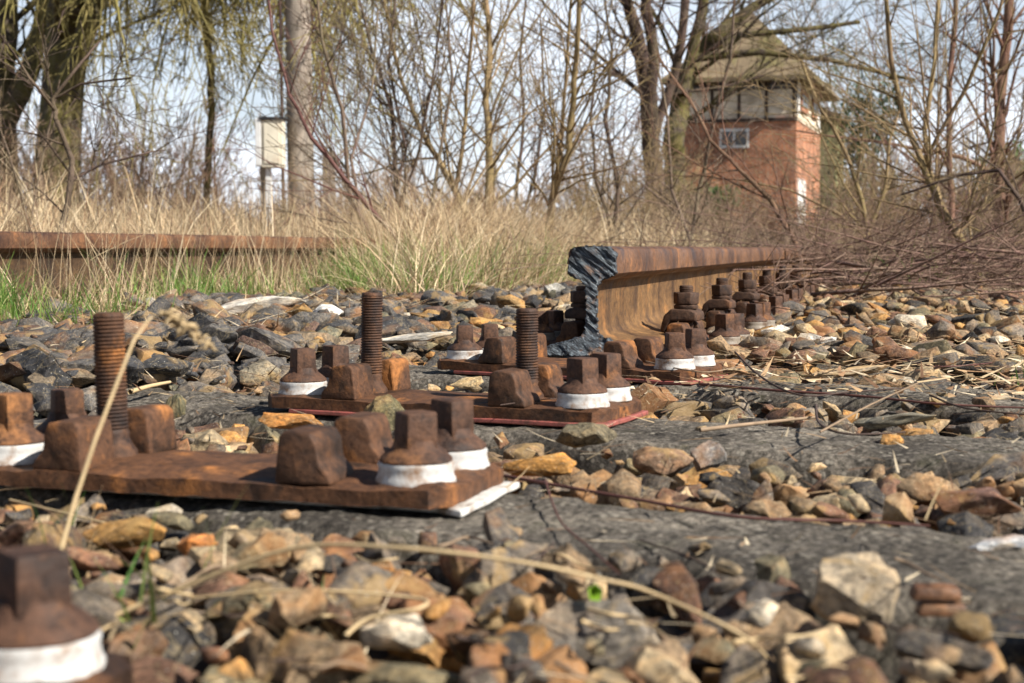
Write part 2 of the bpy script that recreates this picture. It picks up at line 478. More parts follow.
def poly_bm(outline, z0, z1, bev=0.002, seg=2, axis='z', bm=None):
    """extruded outline; axis z: outline in xy, axis y: outline in xz extruded z0..z1 along y"""
    if bm is None: bm = bmesh.new()
    f = (lambda a, b, c: (a, b, c)) if axis == 'z' else (lambda a, b, c: (a, c, b))
    lo = [bm.verts.new(f(a, b, z0)) for a, b in outline]; hi = [bm.verts.new(f(a, b, z1)) for a, b in outline]
    n = len(outline); fs = [bm.faces.new(lo), bm.faces.new(hi[::-1])]
    for i in range(n): fs.append(bm.faces.new((lo[i], lo[(i + 1) % n], hi[(i + 1) % n], hi[i])))
    bmesh.ops.recalc_face_normals(bm, faces=bm.faces)
    if bev:
        bmesh.ops.bevel(bm, geom=list({e for q in fs for e in q.edges}), offset=bev, segments=seg, profile=0.5, affect='EDGES')
    return bm
def lathe_bm(prof, seg=32, bm=None, cx=0, cy=0, jit=0.0, seed=0):
    if bm is None: bm = bmesh.new()
    rings = []
    for r, z in prof:
        rings.append([bm.verts.new((cx + r * math.cos(2 * math.pi * k / seg) * (1 + jit * mnoise.noise(Vector((k * .35, z * 90, seed)))),
                                    cy + r * math.sin(2 * math.pi * k / seg) * (1 + jit * mnoise.noise(Vector((k * .35, z * 90, seed)))), z)) for k in range(seg)])
    for a, b in zip(rings[:-1], rings[1:]):
        for k in range(seg): bm.faces.new((a[k], a[(k + 1) % seg], b[(k + 1) % seg], b[k]))
    bm.faces.new(rings[0][::-1]); bm.faces.new(rings[-1])
    return bm

# ------------------------------------------------------------------ sleepers
SLEEPERS = []   # (cx, cy, yaw dir vec, halfwidth, right, left)
def sleeper(cx, cy, ang, label, right=0.8, left=1.8, hw=0.088, seed=1):
    d = Vector((math.sin(R(ang)), -math.cos(R(ang)), 0))      # to the right and nearer
    n = Vector((math.cos(R(ang)), math.sin(R(ang)), 0))       # away from the camera
    SLEEPERS.append((cx, cy, d, n, hw, right, left))
    bm = bmesh.new()
    prof = [(-hw - 0.012, -0.16), (-hw - 0.005, -0.06), (-hw, -0.012), (-hw + 0.008, -0.002), (-hw * .6, 0.0), (-hw * .2, 0.0), (hw * .2, 0.0), (hw * .6, 0.0), (hw - 0.008, -0.002), (hw, -0.012), (hw + 0.005, -0.06), (hw + 0.012, -0.16)]
    # denser across
    pr = []
    for a, b in zip(prof[:-1], prof[1:]):
        L = math.hypot(b[0] - a[0], b[1] - a[1]); k = max(1, int(L / 0.007))
        for i in range(k): pr.append((a[0] + (b[0] - a[0]) * i / k, a[1] + (b[1] - a[1]) * i / k))
    pr.append(prof[-1])
    N = int((right + left) / 0.009)
    V = []
    for i in range(N + 1):
        t = -left + (right + left) * i / N
        for a, z in pr:
            q = Vector((t * 1.0, a, z)) ; e = seed * 5.1
            edge = min(1, max(0, (abs(a) - hw * 0.72) / (hw * 0.3)))
            q2 = Vector((q.x * 9, q.y * 9 + e, q.z * 9))
            chip = max(0.0, mnoise.noise(Vector((t * 14, e + (3 if a > 0 else 0), 0))) - 0.05) * 0.022 * edge
            aa = a + mnoise.noise(q2 * 3) * 0.003 - math.copysign(chip * 0.7, a) + mnoise.noise(q2 * 10) * 0.0012
            zz = z - chip + 0.003 * mnoise.noise(q2 + Vector((4, 4, 4))) + 0.0026 * mnoise.noise(q2 * 5) + 0.0022 * mnoise.noise(q2 * 12)
            zz -= 0.0015
            p = d * t + n * aa
            V.append((p.x, p.y, zz))
    m = len(pr); FQ = []
    for i in range(N):
        for k in range(m - 1):
            a = i * m + k; FQ.append((a, a + m, a + m + 1, a + 1))
    bm.free()
    o = link('concrete_sleeper', np_mesh('concrete_sleeper', V, FQ, True), M['concrete'], None, (cx, cy, -0.008 if seed == 1 else 0))
    tag(o, label, 'railway sleeper', 'concrete sleepers of the track')
    # end cap faces: closed by a small slab of the same concrete at the right end
    return o
sleeper(-0.33, 0.556, 62, 'concrete sleeper under the nearest plate at bottom left of the photo', seed=1)
sleeper(-0.165, 1.026, 60.5, 'grey concrete sleeper under the plate with the white pad, crossing to the right edge', seed=2)
sleeper(-0.061, 1.490, 61, 'grey concrete sleeper under the plate with two upright threaded bolts', seed=3)
sleeper(0.086, 1.935, 61, 'dark concrete sleeper under the sawn end of the rail', seed=4)
u0 = 2.37
ORD = ['next sleeper', 'second sleeper', 'third sleeper', 'fourth sleeper', 'fifth sleeper', 'sixth sleeper']
RAIL_Y = [2.38, 2.84, 3.30, 3.76, 4.25, 4.75]
for i, yy in enumerate(RAIL_Y):
    xx = 0.108 + (yy - 2.05) * math.tan(RA)
    sleeper(xx, yy, 62 + i, 'mostly buried concrete sleeper under the rail, %s behind its sawn end' % ORD[i], seed=5 + i, right=0.7)

# ------------------------------------------------------------------ base plates and their hardware
def slab_mesh(seed):
    # ribbed plate: long axis = local x (to the left in the photo), width = local y (away)
    o = [(-0.030, -0.018), (-0.020, -0.030), (0.32, -0.030), (0.332, -0.020), (0.332, 0.085), (0.322, 0.095), (-0.022, 0.095), (-0.030, 0.085)]
    pts = []
    for i in range(len(o)):
        a, b = o[i], o[(i + 1) % len(o)]; L = math.hypot(b[0] - a[0], b[1] - a[1]); k = max(1, int(L / 0.022))
        for j in range(k): pts.append((a[0] + (b[0] - a[0]) * j / k, a[1] + (b[1] - a[1]) * j / k))
    bm = poly_bm(pts, 0.005, 0.0185, bev=0)
    # grid of top face for relief
    bmesh.ops.triangulate(bm, faces=[f for f in bm.faces if len(f.verts) > 4])
    bmesh.ops.subdivide_edges(bm, edges=bm.edges[:], cuts=3, use_grid_fill=True)
    for v in bm.verts:
        x, y, z = v.co
        if z > 0.012:
            e = min(x + 0.030, 0.332 - x, y + 0.030, 0.095 - y)
            if e < 0.004: z -= 0.003
            # outer ends are forged a little higher, the seat between the ribs is worn
            z += 0.0025 * mnoise.noise(Vector((x * 22, y * 22, seed)))
        v.co.z = z
        v.co += Vector(mnoise.noise_vector(Vector((x * 60, y * 60, z * 60 + seed)))) * 0.0013
    return bm
def rib_bm(y0, y1, seed, inner):
    # block seen from its side (local x, z): steep inner face, rounded top, sloping toe outward; inner=+1 seat on +x side
    s = inner
    o = [(-0.024 * s, 0.016), (-0.022 * s, 0.023), (-0.0155 * s, 0.030), (-0.0135 * s, 0.042), (-0.010 * s, 0.049), (0.008 * s, 0.050), (0.013 * s, 0.046), (0.0155 * s, 0.016)]
    bm = poly_bm(o, y0, y1, bev=0.0019, seg=2, axis='y')
    rough(bm, 0.0007, 60, 2, seed)
    return bm
def screw_bm(rot, seed, head=0.0120, hz=0.022):
    bm = lathe_bm([(0.0225, 0.0300), (0.0236, 0.0312), (0.0230, 0.0330), (0.0190, 0.0365), (0.0150, 0.0395), (0.0130, 0.0440)], 28, jit=0.04, seed=seed)
    box_bm(-head, head, -head * .9, head * .9, 0.038, 0.041 + hz, (0.0006, 0.0006), 0.0018, 2, bm, rot)
    bm.normal_update()
    for v in bm.verts:
        v.co += Vector(mnoise.noise_vector(v.co * 120 + Vector((seed, 0, 0)))) * 0.0007
    return bm
def ring_bm(seed, r=0.0255):
    bm = lathe_bm([(r - 0.008, 0.0172), (r, 0.0172), (r, 0.0195), (r - 0.0012, 0.0215), (r - 0.0018, 0.0262), (r - 0.0012, 0.0285), (r - 0.002, 0.0302), (r - 0.007, 0.0305)], 36, jit=0.012, seed=seed)
    return bm
def thread_bm(h, r=0.0112, pitch=0.0027, low=0.022, seed=0, z0=0.016):
    prof = [(r * 1.55, z0), (r * 1.5, z0 + 0.006), (r * 1.12, z0 + 0.012)]
    z = z0 + 0.016
    while z < z0 + low: prof.append((r * (1.02 + 0.08 * math.sin(z * 900)), z)); z += 0.003
    while z < h - 0.004:
        prof += [(r * 0.90, z), (r, z + pitch * 0.35), (r, z + pitch * 0.55), (r * 0.90, z + pitch * 0.95)]; z += pitch
    prof += [(r * 0.95, z + 0.0005), (r * 0.93, z + 0.002), (r * 0.80, z + 0.0035), (r * 0.3, z + 0.0037)]
    bm = lathe_bm(prof, 24, jit=0.05, seed=seed)
    return bm
def nut_bm(z0, z1, rad, rot, bm=None):
    o = [(rad * math.cos(rot + k * math.pi / 3), rad * math.sin(rot + k * math.pi / 3)) for k in range(6)]
    return poly_bm(o, z0, z1, bev=0.0018, seg=2, bm=bm)

GRP_PL = 'ribbed base plates on the sleepers'
def base_plate(ax, ay, ang, label, pad='red_pad', bolts=(), fast=(), screws=(0, 1, 2, 3), seed=1, Z=0.0):
    """anchor = near right screw; ang = direction of the plate from straight ahead, towards the left (deg)"""
    # local +x points left-away, local +y away-right : a mirrored pair, so rotate about z
    rz = math.pi / 2 + R(ang)
    root = empty('rail_base_plate', (ax, ay, Z), 0.0)
    ex = Vector((-math.sin(R(ang)), math.cos(R(ang)), 0)); ey = Vector((math.cos(R(ang)), math.sin(R(ang)), 0))
    MX = Matrix(((ex.x, ey.x, 0, 0), (ex.y, ey.y, 0, 0), (0, 0, 1, 0), (0, 0, 0, 1)))
    tag(root, label, 'rail base plate', GRP_PL)
    def fin(name, bm, m, parent=root, smooth=True, at=(0, 0)):
        bmesh.ops.translate(bm, vec=(at[0], at[1], 0), verts=bm.verts)
        bmesh.ops.transform(bm, matrix=MX, verts=bm.verts)
        o = bm_obj(name, bm, m, parent, smooth)
        return o
    o = fin('plate', slab_mesh(seed), M['rust_plate'])
    rr = random.Random(seed * 13)
    py0 = -0.012 if pad != 'red_pad' else -0.0325
    pb = poly_bm([(-0.035, py0), (0.30, py0), (0.30, 0.097), (-0.035, 0.092)] if pad == 'red_pad' else [(-0.040, py0 - .014), (-0.02, py0), (0.30, py0), (0.30, 0.097), (-0.040, 0.092)], 0.0005, 0.0048, bev=0.0008, seg=1)
    bmesh.ops.subdivide_edges(pb, edges=pb.edges[:], cuts=8, use_grid_fill=True)
    for v in pb.verts: v.co += Vector(mnoise.noise_vector(v.co * 40 + Vector((0, 0, seed)))) * 0.0011
    fin('pad', pb, M[pad])
    RX = {'r': 0.070, 'l': 0.242}
    for side, inn in (('r', 1), ('l', -1)):
        for (y0, y1) in ((-0.029, 0.012), (0.055, 0.094)):
            fin('rib', rib_bm(y0, y1, seed + y0 * 100 + (5 if side == 'l' else 0), inn), M['rust_rib'], at=(RX[side], 0))
    spots = [(0, 0), (0, 0.066), (0.302, 0), (0.302, 0.066)]
    for i in screws:
        a, b = spots[i]
        sc = fin('sleeper_screw', screw_bm(rr.uniform(0.35, 0.95), seed * 4 + i, hz=0.021 + rr.uniform(-.001, .003)), M['rust_screw'], at=(a, b))
        fin('washer_ring', ring_bm(seed * 4 + i), M['white_ring' if seed < 20 else 'dirty_ring'], parent=sc, at=(a, b))
    for side, h, tilt in bolts:
        bm = thread_bm(h, seed=seed)
        if tilt:
            bmesh.ops.rotate(bm, cent=(0, 0, 0.02), matrix=Matrix.Rotation(R(tilt), 3, 'Y'), verts=bm.verts)
        fin('threaded_bolt', bm, M['rust_thread'], at=(RX[side], 0.033))
    for side in fast:   # full clamp: clamp plate on the rail foot, spring washer, nut, bolt end
        s = 1 if side == 'r' else -1
        cl = poly_bm([(-0.022 * s, 0.052), (-0.022 * s, 0.064), (-0.012 * s, 0.070), (0.018 * s, 0.070), (0.030 * s, 0.060), (0.036 * s, 0.036), (0.029 * s, 0.034), (0.018 * s, 0.052)], 0.008, 0.060, bev=0.0025, seg=2, axis='y')
        rough(cl, 0.0014, 50, 1, seed)
        c = fin('clamp', cl, M['rust_dark'], at=(RX[side], 0))
        hb = thread_bm(0.109 + rr.uniform(-.006, .006), low=0.05, seed=seed)
        hbo = fin('hook_bolt', hb, M['rust_dark'], at=(RX[side], 0.033))
        nb = lathe_bm([(0.0185, 0.0705), (0.019, 0.072), (0.019, 0.075), (0.0165, 0.077)], 24, jit=0.04, seed=seed)
        nut_bm(0.0772, 0.096, 0.0205, rr.uniform(0, 1), nb)
        rough(nb, 0.0008, 70, 0, seed)
        nb_o = fin('nut', nb, M['rust_dark'], parent=hbo, at=(RX[side], 0.033))
    return root
base_plate(-0.1965, 0.482, 72, 'rusty plate with a blurred square screw on a white ring, at bottom left corner', pad='rust_dark', seed=9, Z=-0.007)
base_plate(-0.061, 0.945, 72, 'nearest whole rusty plate, white pad under its end and one upright threaded bolt', pad='white_pad', bolts=(('l', 0.118, 1.5),), seed=2)
base_plate(0.066, 1.400, 67, 'rusty plate on a red pad with two upright threaded bolts', bolts=(('r', 0.105, 0), ('l', 0.119, -1)), seed=3)
base_plate(0.200, 1.838, 60.5, 'rusty plate on a red pad under the sawn rail end', fast=(), seed=4)
for i, yy in enumerate(RAIL_Y):
    cx = 0.108 + (yy - 2.05) * math.tan(RA)
    an = 68; e1 = Vector((-math.sin(R(an)), math.cos(R(an)), 0)); e2 = Vector((math.cos(R(an)), math.sin(R(an)), 0))
    c = Vector((cx, yy, 0)) - e1 * 0.155 - e2 * 0.033
    base_plate(c.x, c.y, an, 'rusty plate with nutted clamps holding the rail, %s behind its sawn end' % ORD[i].replace('sleeper', 'plate'), fast=('r', 'l'), seed=20 + i)

# ------------------------------------------------------------------ rails
def rail_profile():
    h = [(0.0, 0.149), (0.014, 0.1488), (0.024, 0.1475), (0.030, 0.1445), (0.0325, 0.139), (0.0335, 0.125), (0.0335, 0.112), (0.030, 0.108), (0.013, 0.102), (0.0085, 0.096), (0.0072, 0.085), (0.0070, 0.055), (0.0085, 0.034), (0.014, 0.026), (0.030, 0.0195), (0.058, 0.0125), (0.0625, 0.010), (0.0625, 0.001), (0.061, 0.0)]
    return h + [(-a, b) for a, b in h[::-1] if a > 0]
PROF = rail_profile()
def rail(name, v, u0, u1, z0, label, cant=0.0, n=60, cut=None, web='rust_rail'):
    root = empty(name, uv2w(u0, v, z0), -RA)
    tag(root, label, 'rail', 'rusty rails of the track')
    # densify profile
    P = []
    for i in range(len(PROF)):
        a, b = PROF[i], PROF[(i + 1) % len(PROF)]; L = math.hypot(b[0] - a[0], b[1] - a[1]); k = max(1, int(L / 0.008))
        for j in range(k): P.append((a[0] + (b[0] - a[0]) * j / k, a[1] + (b[1] - a[1]) * j / k))
    m = len(P); V = []; mh = []
    for i in range(n + 1):
        y = (u1 - u0) * i / n
        for a, b in P:
            q = Vector((a * 30, y * 4, b * 30))
            a2 = a + 0.0007 * mnoise.noise(q) ; b2 = b + 0.0007 * mnoise.noise(q + Vector((9, 9, 9)))
            yy = y
            if i == 0 and cut: yy = 0.004 + 0.004 * mnoise.noise(Vector((a * 120, b * 120, 3)))
            V.append((a2, yy, b2))
    V = np.array(V)
    FW = []; FH = []
    for i in range(n):
        for k in range(m):
            a = i * m + k; b = i * m + (k + 1) % m
            q = (a, b, b + m, a + m)
            zc = (P[k][1] + P[(k + 1) % m][1]) / 2
            (FH if zc > 0.1015 else FW).append(q)
    me = np_mesh('rail_body', V, np.array(FW + FH), True)
    me.set_sharp_from_angle(angle=R(38))
    me.materials.append(M[web]); me.materials.append(M['rust_head'])
    idx = np.zeros(len(me.polygons), dtype=np.int32); idx[len(FW):] = 1
    me.polygons.foreach_set('material_index', idx)
    o = link('rail_body', me, None, root)
    return root
def inside(x, z, poly):
    c = False; n = len(poly); j = n - 1
    for i in range(n):
        xi, zi = poly[i]; xj, zj = poly[j]
        if (zi > z) != (zj > z) and x < (xj - xi) * (z - zi) / (zj - zi) + xi: c = not c
        j = i
    return c
U_CUT = 0.108 * RU.x + 2.05 * RU.y
r1 = rail('rail', V_RAIL, U_CUT, U_CUT + 3.0, 0.0185, 'rusty rail with a torch cut end standing on its plates', cut=True)
# torch-cut face of the rail
def cut_face(parent):
    c = 0.0016; nxx, nzz = 84, 98
    def wr(x, z):
        return inside(x + 0.0022 * mnoise.noise(Vector((x * 220, z * 220, 1))), z + 0.0028 * mnoise.noise(Vector((x * 200, z * 200, 7))), PROFX)
    PROFX = []
    for a, b in PROF: PROFX.append((a * 1.02, b))
    idx = {}; V = []; Fq = []
    def vid(i, k, back):
        key = (i, k, back)
        if key not in idx:
            x = (i - nxx / 2) * c; z = k * c
            s = x * 0.79 + z * -0.61; t = x * 0.61 + z * 0.79
            dpt = 0.0028 * mnoise.noise(Vector((s * 18, t * 170, 0))) + 0.0022 * mnoise.noise(Vector((s * 40, t * 330, 4))) + 0.006 * mnoise.noise(Vector((x * 18, z * 18, 2)))
            dpt += -0.010 * (z / 0.149) + (0.012 * max(0, (0.03 - z) / 0.03))
            jx = 0.0008 * mnoise.noise(Vector((x * 400, z * 400, 11)))
            V.append((x + jx, (0.010 if back else -0.006 - dpt), z + jx)); idx[key] = len(V) - 1
        return idx[key]
    cells = {(i, k) for i in range(nxx) for k in range(nzz) if wr((i + 0.5 - nxx / 2) * c, (k + 0.5) * c)}
    for (i, k) in cells:
        Fq.append((vid(i, k, 0), vid(i + 1, k, 0), vid(i + 1, k + 1, 0), vid(i, k + 1, 0)))
        for (di, dk, a, b) in ((-1, 0, (0, 1), (0, 0)), (1, 0, (1, 0), (1, 1)), (0, -1, (0, 0), (1, 0)), (0, 1, (1, 1), (0, 1))):
            if (i + di, k + dk) not in cells:
                p, q = (i + a[0], k + a[1]), (i + b[0], k + b[1])
                Fq.append((vid(*p, 0), vid(*p, 1), vid(*q, 1), vid(*q, 0)))
    return link('cut_face', np_mesh('cut_face', V, Fq, False), M['cut'], parent)
cf = cut_face(r1); cf['label'] = 'ragged blue black torch cut face of the rail'
U_J = U_CUT + 3.006
rail('rail', V_RAIL + 0.004, U_J, U_J + 12.0, 0.0175, 'farther rusty rail beyond the joint, running under the brushwood', n=80)
rail('rail', V_LEFT, -0.6, 22.0, 0.053, 'long rusty rail at left with grass growing along it', n=150, web='rust_old')

# ------------------------------------------------------------------ stones
def stone_variant(rg, hi):
    bm = bmesh.new()
    n = rg.randint(8, 14)
    ax = (1.0, rg.uniform(0.62, 0.98), rg.uniform(0.5, 0.85))
    for i in range(n):
        z = 1 - 2 * (i + 0.5) / n; a = i * 2.39996 + rg.uniform(-.7, .7); q = math.sqrt(1 - z * z)
        k = rg.uniform(0.74, 1.15)
        bm.verts.new((q * math.cos(a) * ax[0] * k, q * math.sin(a) * ax[1] * k, z * ax[2] * k))
    r = bmesh.ops.convex_hull(bm, input=bm.verts[:])
    bmesh.ops.delete(bm, geom=[e for e in r['geom_interior'] if isinstance(e, bmesh.types.BMVert)], context='VERTS')
    bmesh.ops.dissolve_limit(bm, angle_limit=R(12), verts=bm.verts[:], edges=bm.edges[:])
    bmesh.ops.bevel(bm, geom=bm.edges[:], offset=rg.uniform(0.015, 0.04), segments=1, profile=0.5, affect='EDGES')
    bmesh.ops.triangulate(bm, faces=bm.faces[:])
    for lim in ((0.5, 0.30, 0.17) if hi else (0.55,)):
        bmesh.ops.subdivide_edges(bm, edges=[e for e in bm.edges if e.calc_length() > lim], cuts=1, use_grid_fill=False)
        bmesh.ops.triangulate(bm, faces=[f for f in bm.faces if len(f.verts) > 3])
    o = Vector((rg.random() * 50, 0, 0))
    for v in bm.verts:
        c = v.co.copy()
        v.co += Vector(mnoise.noise_vector(c * 1.5 + o)) * 0.04 + Vector(mnoise.noise_vector(c * 3.6 + o)) * 0.045
        if hi:
            # chipped, stepped fracture relief
            st = mnoise.noise(c * 2.6 + o * 2); v.co *= 1 + 0.07 * (math.floor(st * 5) / 5) + 0.025 * mnoise.noise(c * 9 + o)
    bmesh.ops.recalc_face_normals(bm, faces=bm.faces)
    return bm
srg = random.Random(5)
HI = []
for i in range(44):
    bm = stone_variant(srg, True); me = bpy.data.meshes.new('ballast_stone'); bm.to_mesh(me); bm.free()
    me.polygons.foreach_set('use_smooth', [True] * len(me.polygons)); me.set_sharp_from_angle(angle=R(18))
    me.materials.append(M['stone_o']); HI.append(me)
LO = []
for i in range(30):
    bm = stone_variant(srg, False); bm.verts.ensure_lookup_table()
    LO.append((np.array([v.co[:] for v in bm.verts]), np.array([[v.index for v in f.verts] for f in bm.faces]))); bm.free()
PAL = [((0.26, 0.18, 0.105), 'tan brown', 5), ((0.165, 0.138, 0.110), 'grey', 4), ((0.095, 0.085, 0.076), 'dark grey', 4), ((0.40, 0.22, 0.075), 'ochre', 1.8),
       ((0.165, 0.090, 0.058), 'reddish brown', 4.8), ((0.40, 0.31, 0.19), 'pale tan', 2.6), ((0.18, 0.155, 0.095), 'olive grey', 2), ((0.55, 0.48, 0.37), 'whitish', 0.6), ((0.05, 0.047, 0.045), 'near black', 1.5)]
PALG = [(c, n, (w * (3.2 if n in ('grey', 'dark grey') else 0.4))) for c, n, w in PAL]
def pick(rg, pal):
    t = rg.random() * sum(w for _, _, w in pal)
    for c, n, w in pal:
        t -= w
        if t <= 0: return c, n
    return pal[0][:2]
def sl_cover(x, y, pad):
    """inside a sleeper footprint?"""
    for k, (cx, cy, d, n, hw, ri, le) in enumerate(SLEEPERS):
        q = Vector((x - cx, y - cy, 0)); a = q.dot(n); t = q.dot(d)
        if abs(a) < hw + pad and -le < t < ri: return k, t
    return -1, 0
PLATES = [(o.location.x, o.location.y, None) for o in COL.objects if o.name.startswith('rail_base_plate')]
P_ANG = [72, 72, 67, 60.5] + [68] * len(RAIL_Y)
def on_plate(x, y, pad):
    for (ax, ay, _), an in zip(PLATES, P_ANG):
        ex = (-math.sin(R(an)), math.cos(R(an))); ey = (math.cos(R(an)), math.sin(R(an)))
        a = (x - ax) * ex[0] + (y - ay) * ex[1]; b = (x - ax) * ey[0] + (y - ay) * ey[1]
        if -0.036 - pad < a < 0.337 + pad and -0.036 - pad < b < 0.10 + pad: return True
    return False
STONES = []
NOTE = []  # keep-out discs of the hand-placed stones (x, y, r)
def special(px, py, size, colr, label, z=-0.005, rot=0.0, sc=(1, 1, 1), var=0):
    p = G(px, py, z)
    o = bpy.data.objects.new('ballast_stone', HI[var % len(HI)]); COL.objects.link(o)
    o.location = p; o.scale = (size * sc[0], size * sc[1], size * sc[2]); o.rotation_euler = (rnd.uniform(-.15, .15), rnd.uniform(-.15, .15), rot)
    o.color = (*colr, 1); tag(o, label, 'stone', 'ballast stones of the track bed')
    o.location.z += 0.005
    NOTE.append((p.x, p.y, size * 0.95))
special(862, 598, 0.027, (0.33, 0.27, 0.19), 'big pale tan stone leaning on the near edge of the sleeper at right', z=0.002, sc=(1.1, .7, .9), var=1)
special(130, 543, 0.024, (0.34, 0.19, 0.06), 'yellow ochre stone in front of the nearest whole plate, behind the blurred screw', z=-0.004, sc=(1.25, .8, .7), var=2)
special(545, 472, 0.026, (0.38, 0.19, 0.05), 'bright orange stone right of the plate with the white pad', z=-0.006, sc=(1.3, .8, .65), var=3)
special(400, 645, 0.018, (0.52, 0.46, 0.36), 'creamy white quartz stone low in the foreground', z=-0.002, sc=(1.1, .8, .8), var=4)
special(600, 650, 0.029, (0.17, 0.15, 0.125), 'large rounded grey stone at the bottom middle of the photo', z=-0.012, sc=(1.1, .9, .95), var=5)
special(890, 427, 0.040, (0.22, 0.20, 0.15), 'flat grey stone slab spotted with lichen between two sleepers', z=0.004, sc=(1.35, .7, .32), var=6, rot=-0.2)
special(292, 428, 0.030, (0.36, 0.17, 0.05), 'flat orange stone just behind the ribs of the nearest whole plate', z=0.0, sc=(1.2, .7, .5), var=7, rot=0.2)
special(385, 418, 0.024, (0.12, 0.105, 0.055), 'mossy dark stone standing between the two nearest whole plates', z=0.008, sc=(.9, .7, 1.0), var=8)
special(710, 462, 0.022, (0.26, 0.25, 0.235), 'upright light grey block of stone right of the middle', z=0.0, sc=(.8, .8, 1.1), var=9)
special(585, 440, 0.024, (0.13, 0.11, 0.07), 'dark angular stone pointing up in front of the two bolt plate', z=0.006, sc=(1.2, .6, 1.0), var=10)
special(20, 362, 0.050, (0.26, 0.20, 0.12), 'large sandy brown stone at the left edge behind the plates', z=0.0, sc=(1.3, .7, .5), var=11)
special(470, 388, 0.026, (0.40, 0.31, 0.18), 'pale yellow stone between the threaded bolts of the plate on the red pad', z=0.0, sc=(1.0, .8, .6), var=12)
special(175, 412, 0.017, (0.13, 0.12, 0.07), 'small olive stone wedged behind the leftmost threaded bolt', z=0.022, sc=(.6, .6, 1.5), var=13)
special(665, 468, 0.026, (0.19, 0.12, 0.075), 'brown stone with a flat face between the two near sleepers', z=-0.002, sc=(1.1, .8, .9), var=14)
special(725, 372, 0.030, (0.22, 0.14, 0.09), 'brown stone half on the plate beneath the sawn rail', z=0.004, sc=(1.4, .7, .55), var=15)
special(375, 592, 0.020, (0.30, 0.15, 0.05), 'rust orange stone under the long pale straw', z=-0.012, sc=(1, .8, .9), var=16)
special(195, 552, 0.014, (0.42, 0.17, 0.05), 'small orange stone behind the green blades', z=-0.002, var=17)
special(975, 512, 0.030, (0.13, 0.075, 0.06), 'dark red brown stone at the right edge behind the near sleeper', z=-0.002, sc=(1.2, .7, .7), var=18)
for _a, _b, _r in ((935, 603, .017), (595, 592, .006), (862, 615, .012)): _p = G(_a, _b, 0); NOTE.append((_p.x, _p.y, _r))
sg = random.Random(21)
def add_layer(step, z0, z1, dens, rmin, rmax, y0, y1):
    y = y0
    while y < y1:
        hwid = 0.40 * y + 0.35
        x = -hwid
        while x < hwid:
            px = x + sg.uniform(-.5, .5) * step; py = y + sg.uniform(-.5, .5) * step
            x += step
            if sg.random() > dens: continue
            v = px * RV.x + py * RV.y; u = px * RU.x + py * RU.y
            lim = -1.56 + 0.30 * min(1, max(0, (u - 3.3) / .5))
            if v < lim - sg.random() * 0.15: continue
            if py > 4.3 + sg.random() * .8: continue
            left = v < V_RAIL - 0.40; 
            r = sg.uniform(rmin, rmax) * (0.85 + 0.35 * sg.random())
            z = sg.uniform(z0, z1)
            if py < 1.1: r *= 0.86; z += 0.006
            k, t = sl_cover(px, py, r * 0.45)
            if k >= 0:
                cov = 0.0
                if t < -0.46: cov = 0.9
                if k >= 4: cov = 0.85 if (t > 0.15 or t < -.15) else 0.5
                if k in (3,) and t > 0.2: cov = 0.06
                if k in (1, 2) and t > .1: cov = 0.02
                if sg.random() > cov: continue
                if cov < 0.2: r *= 0.55
                z = r * 0.35
            if left:
                z += 0.012
                if py > 1.2 and r > .02: r *= 1.22
            if py > 3.2: z += 0.015
            if not left and 0.95 < py < 2.1: z -= 0.008
            if on_plate(px, py, r * 0.7) and (py < 2.25 or abs(v - V_RAIL) < .13 or sg.random() < .45): continue
            du = px * RU.x + py * RU.y
            if du > U_CUT - 0.02 and abs(v - V_RAIL) < 0.065 + r * .8: continue
            if any((px - a) ** 2 + (py - b) ** 2 < (c + r * .5) ** 2 for a, b, c in NOTE): continue
            grey = left and py > 1.1
            c, nme = pick(sg, PALG if grey and sg.random() < .92 else PAL)
            STONES.append((px, py, z, r, c, nme, v, z1))
        y += step
add_layer(0.034, -0.052, -0.036, 1.0, 0.018, 0.027, 0.40, 4.9)
add_layer(0.040, -0.030, -0.012, 0.85, 0.020, 0.042, 0.40, 4.9)
add_layer(0.058, -0.014, 0.000, 0.55, 0.014, 0.030, 0.40, 4.9)
add_layer(0.030, -0.020, 0.002, 0.35, 0.006, 0.013, 0.40, 3.6)
add_layer(0.030, -0.022, 0.000, 0.75, 0.010, 0.021, 0.40, 1.15)
def view_score(s):
    x, y, z, r = s[:4]
    if y < 0.55: return 0
    q = (x / y * F_PX + 512)
    if q < -30 or q > 1054: return 0
    return r / y * (1.0 if z > -0.034 else 0.25)
order = sorted(range(len(STONES)), key=lambda i: -view_score(STONES[i]))
ind = set(order[:282])
CR = lambda y, x: 0
def zone(x, y):
    # sleepers count from the nearest; find crib by signed distance along sleeper normals
    k = 0
    for i, (cx, cy, d, n, hw, ri, le) in enumerate(SLEEPERS[:4]):
        if (Vector((x - cx, y - cy, 0))).dot(n) > 0: k = i + 1
    return k
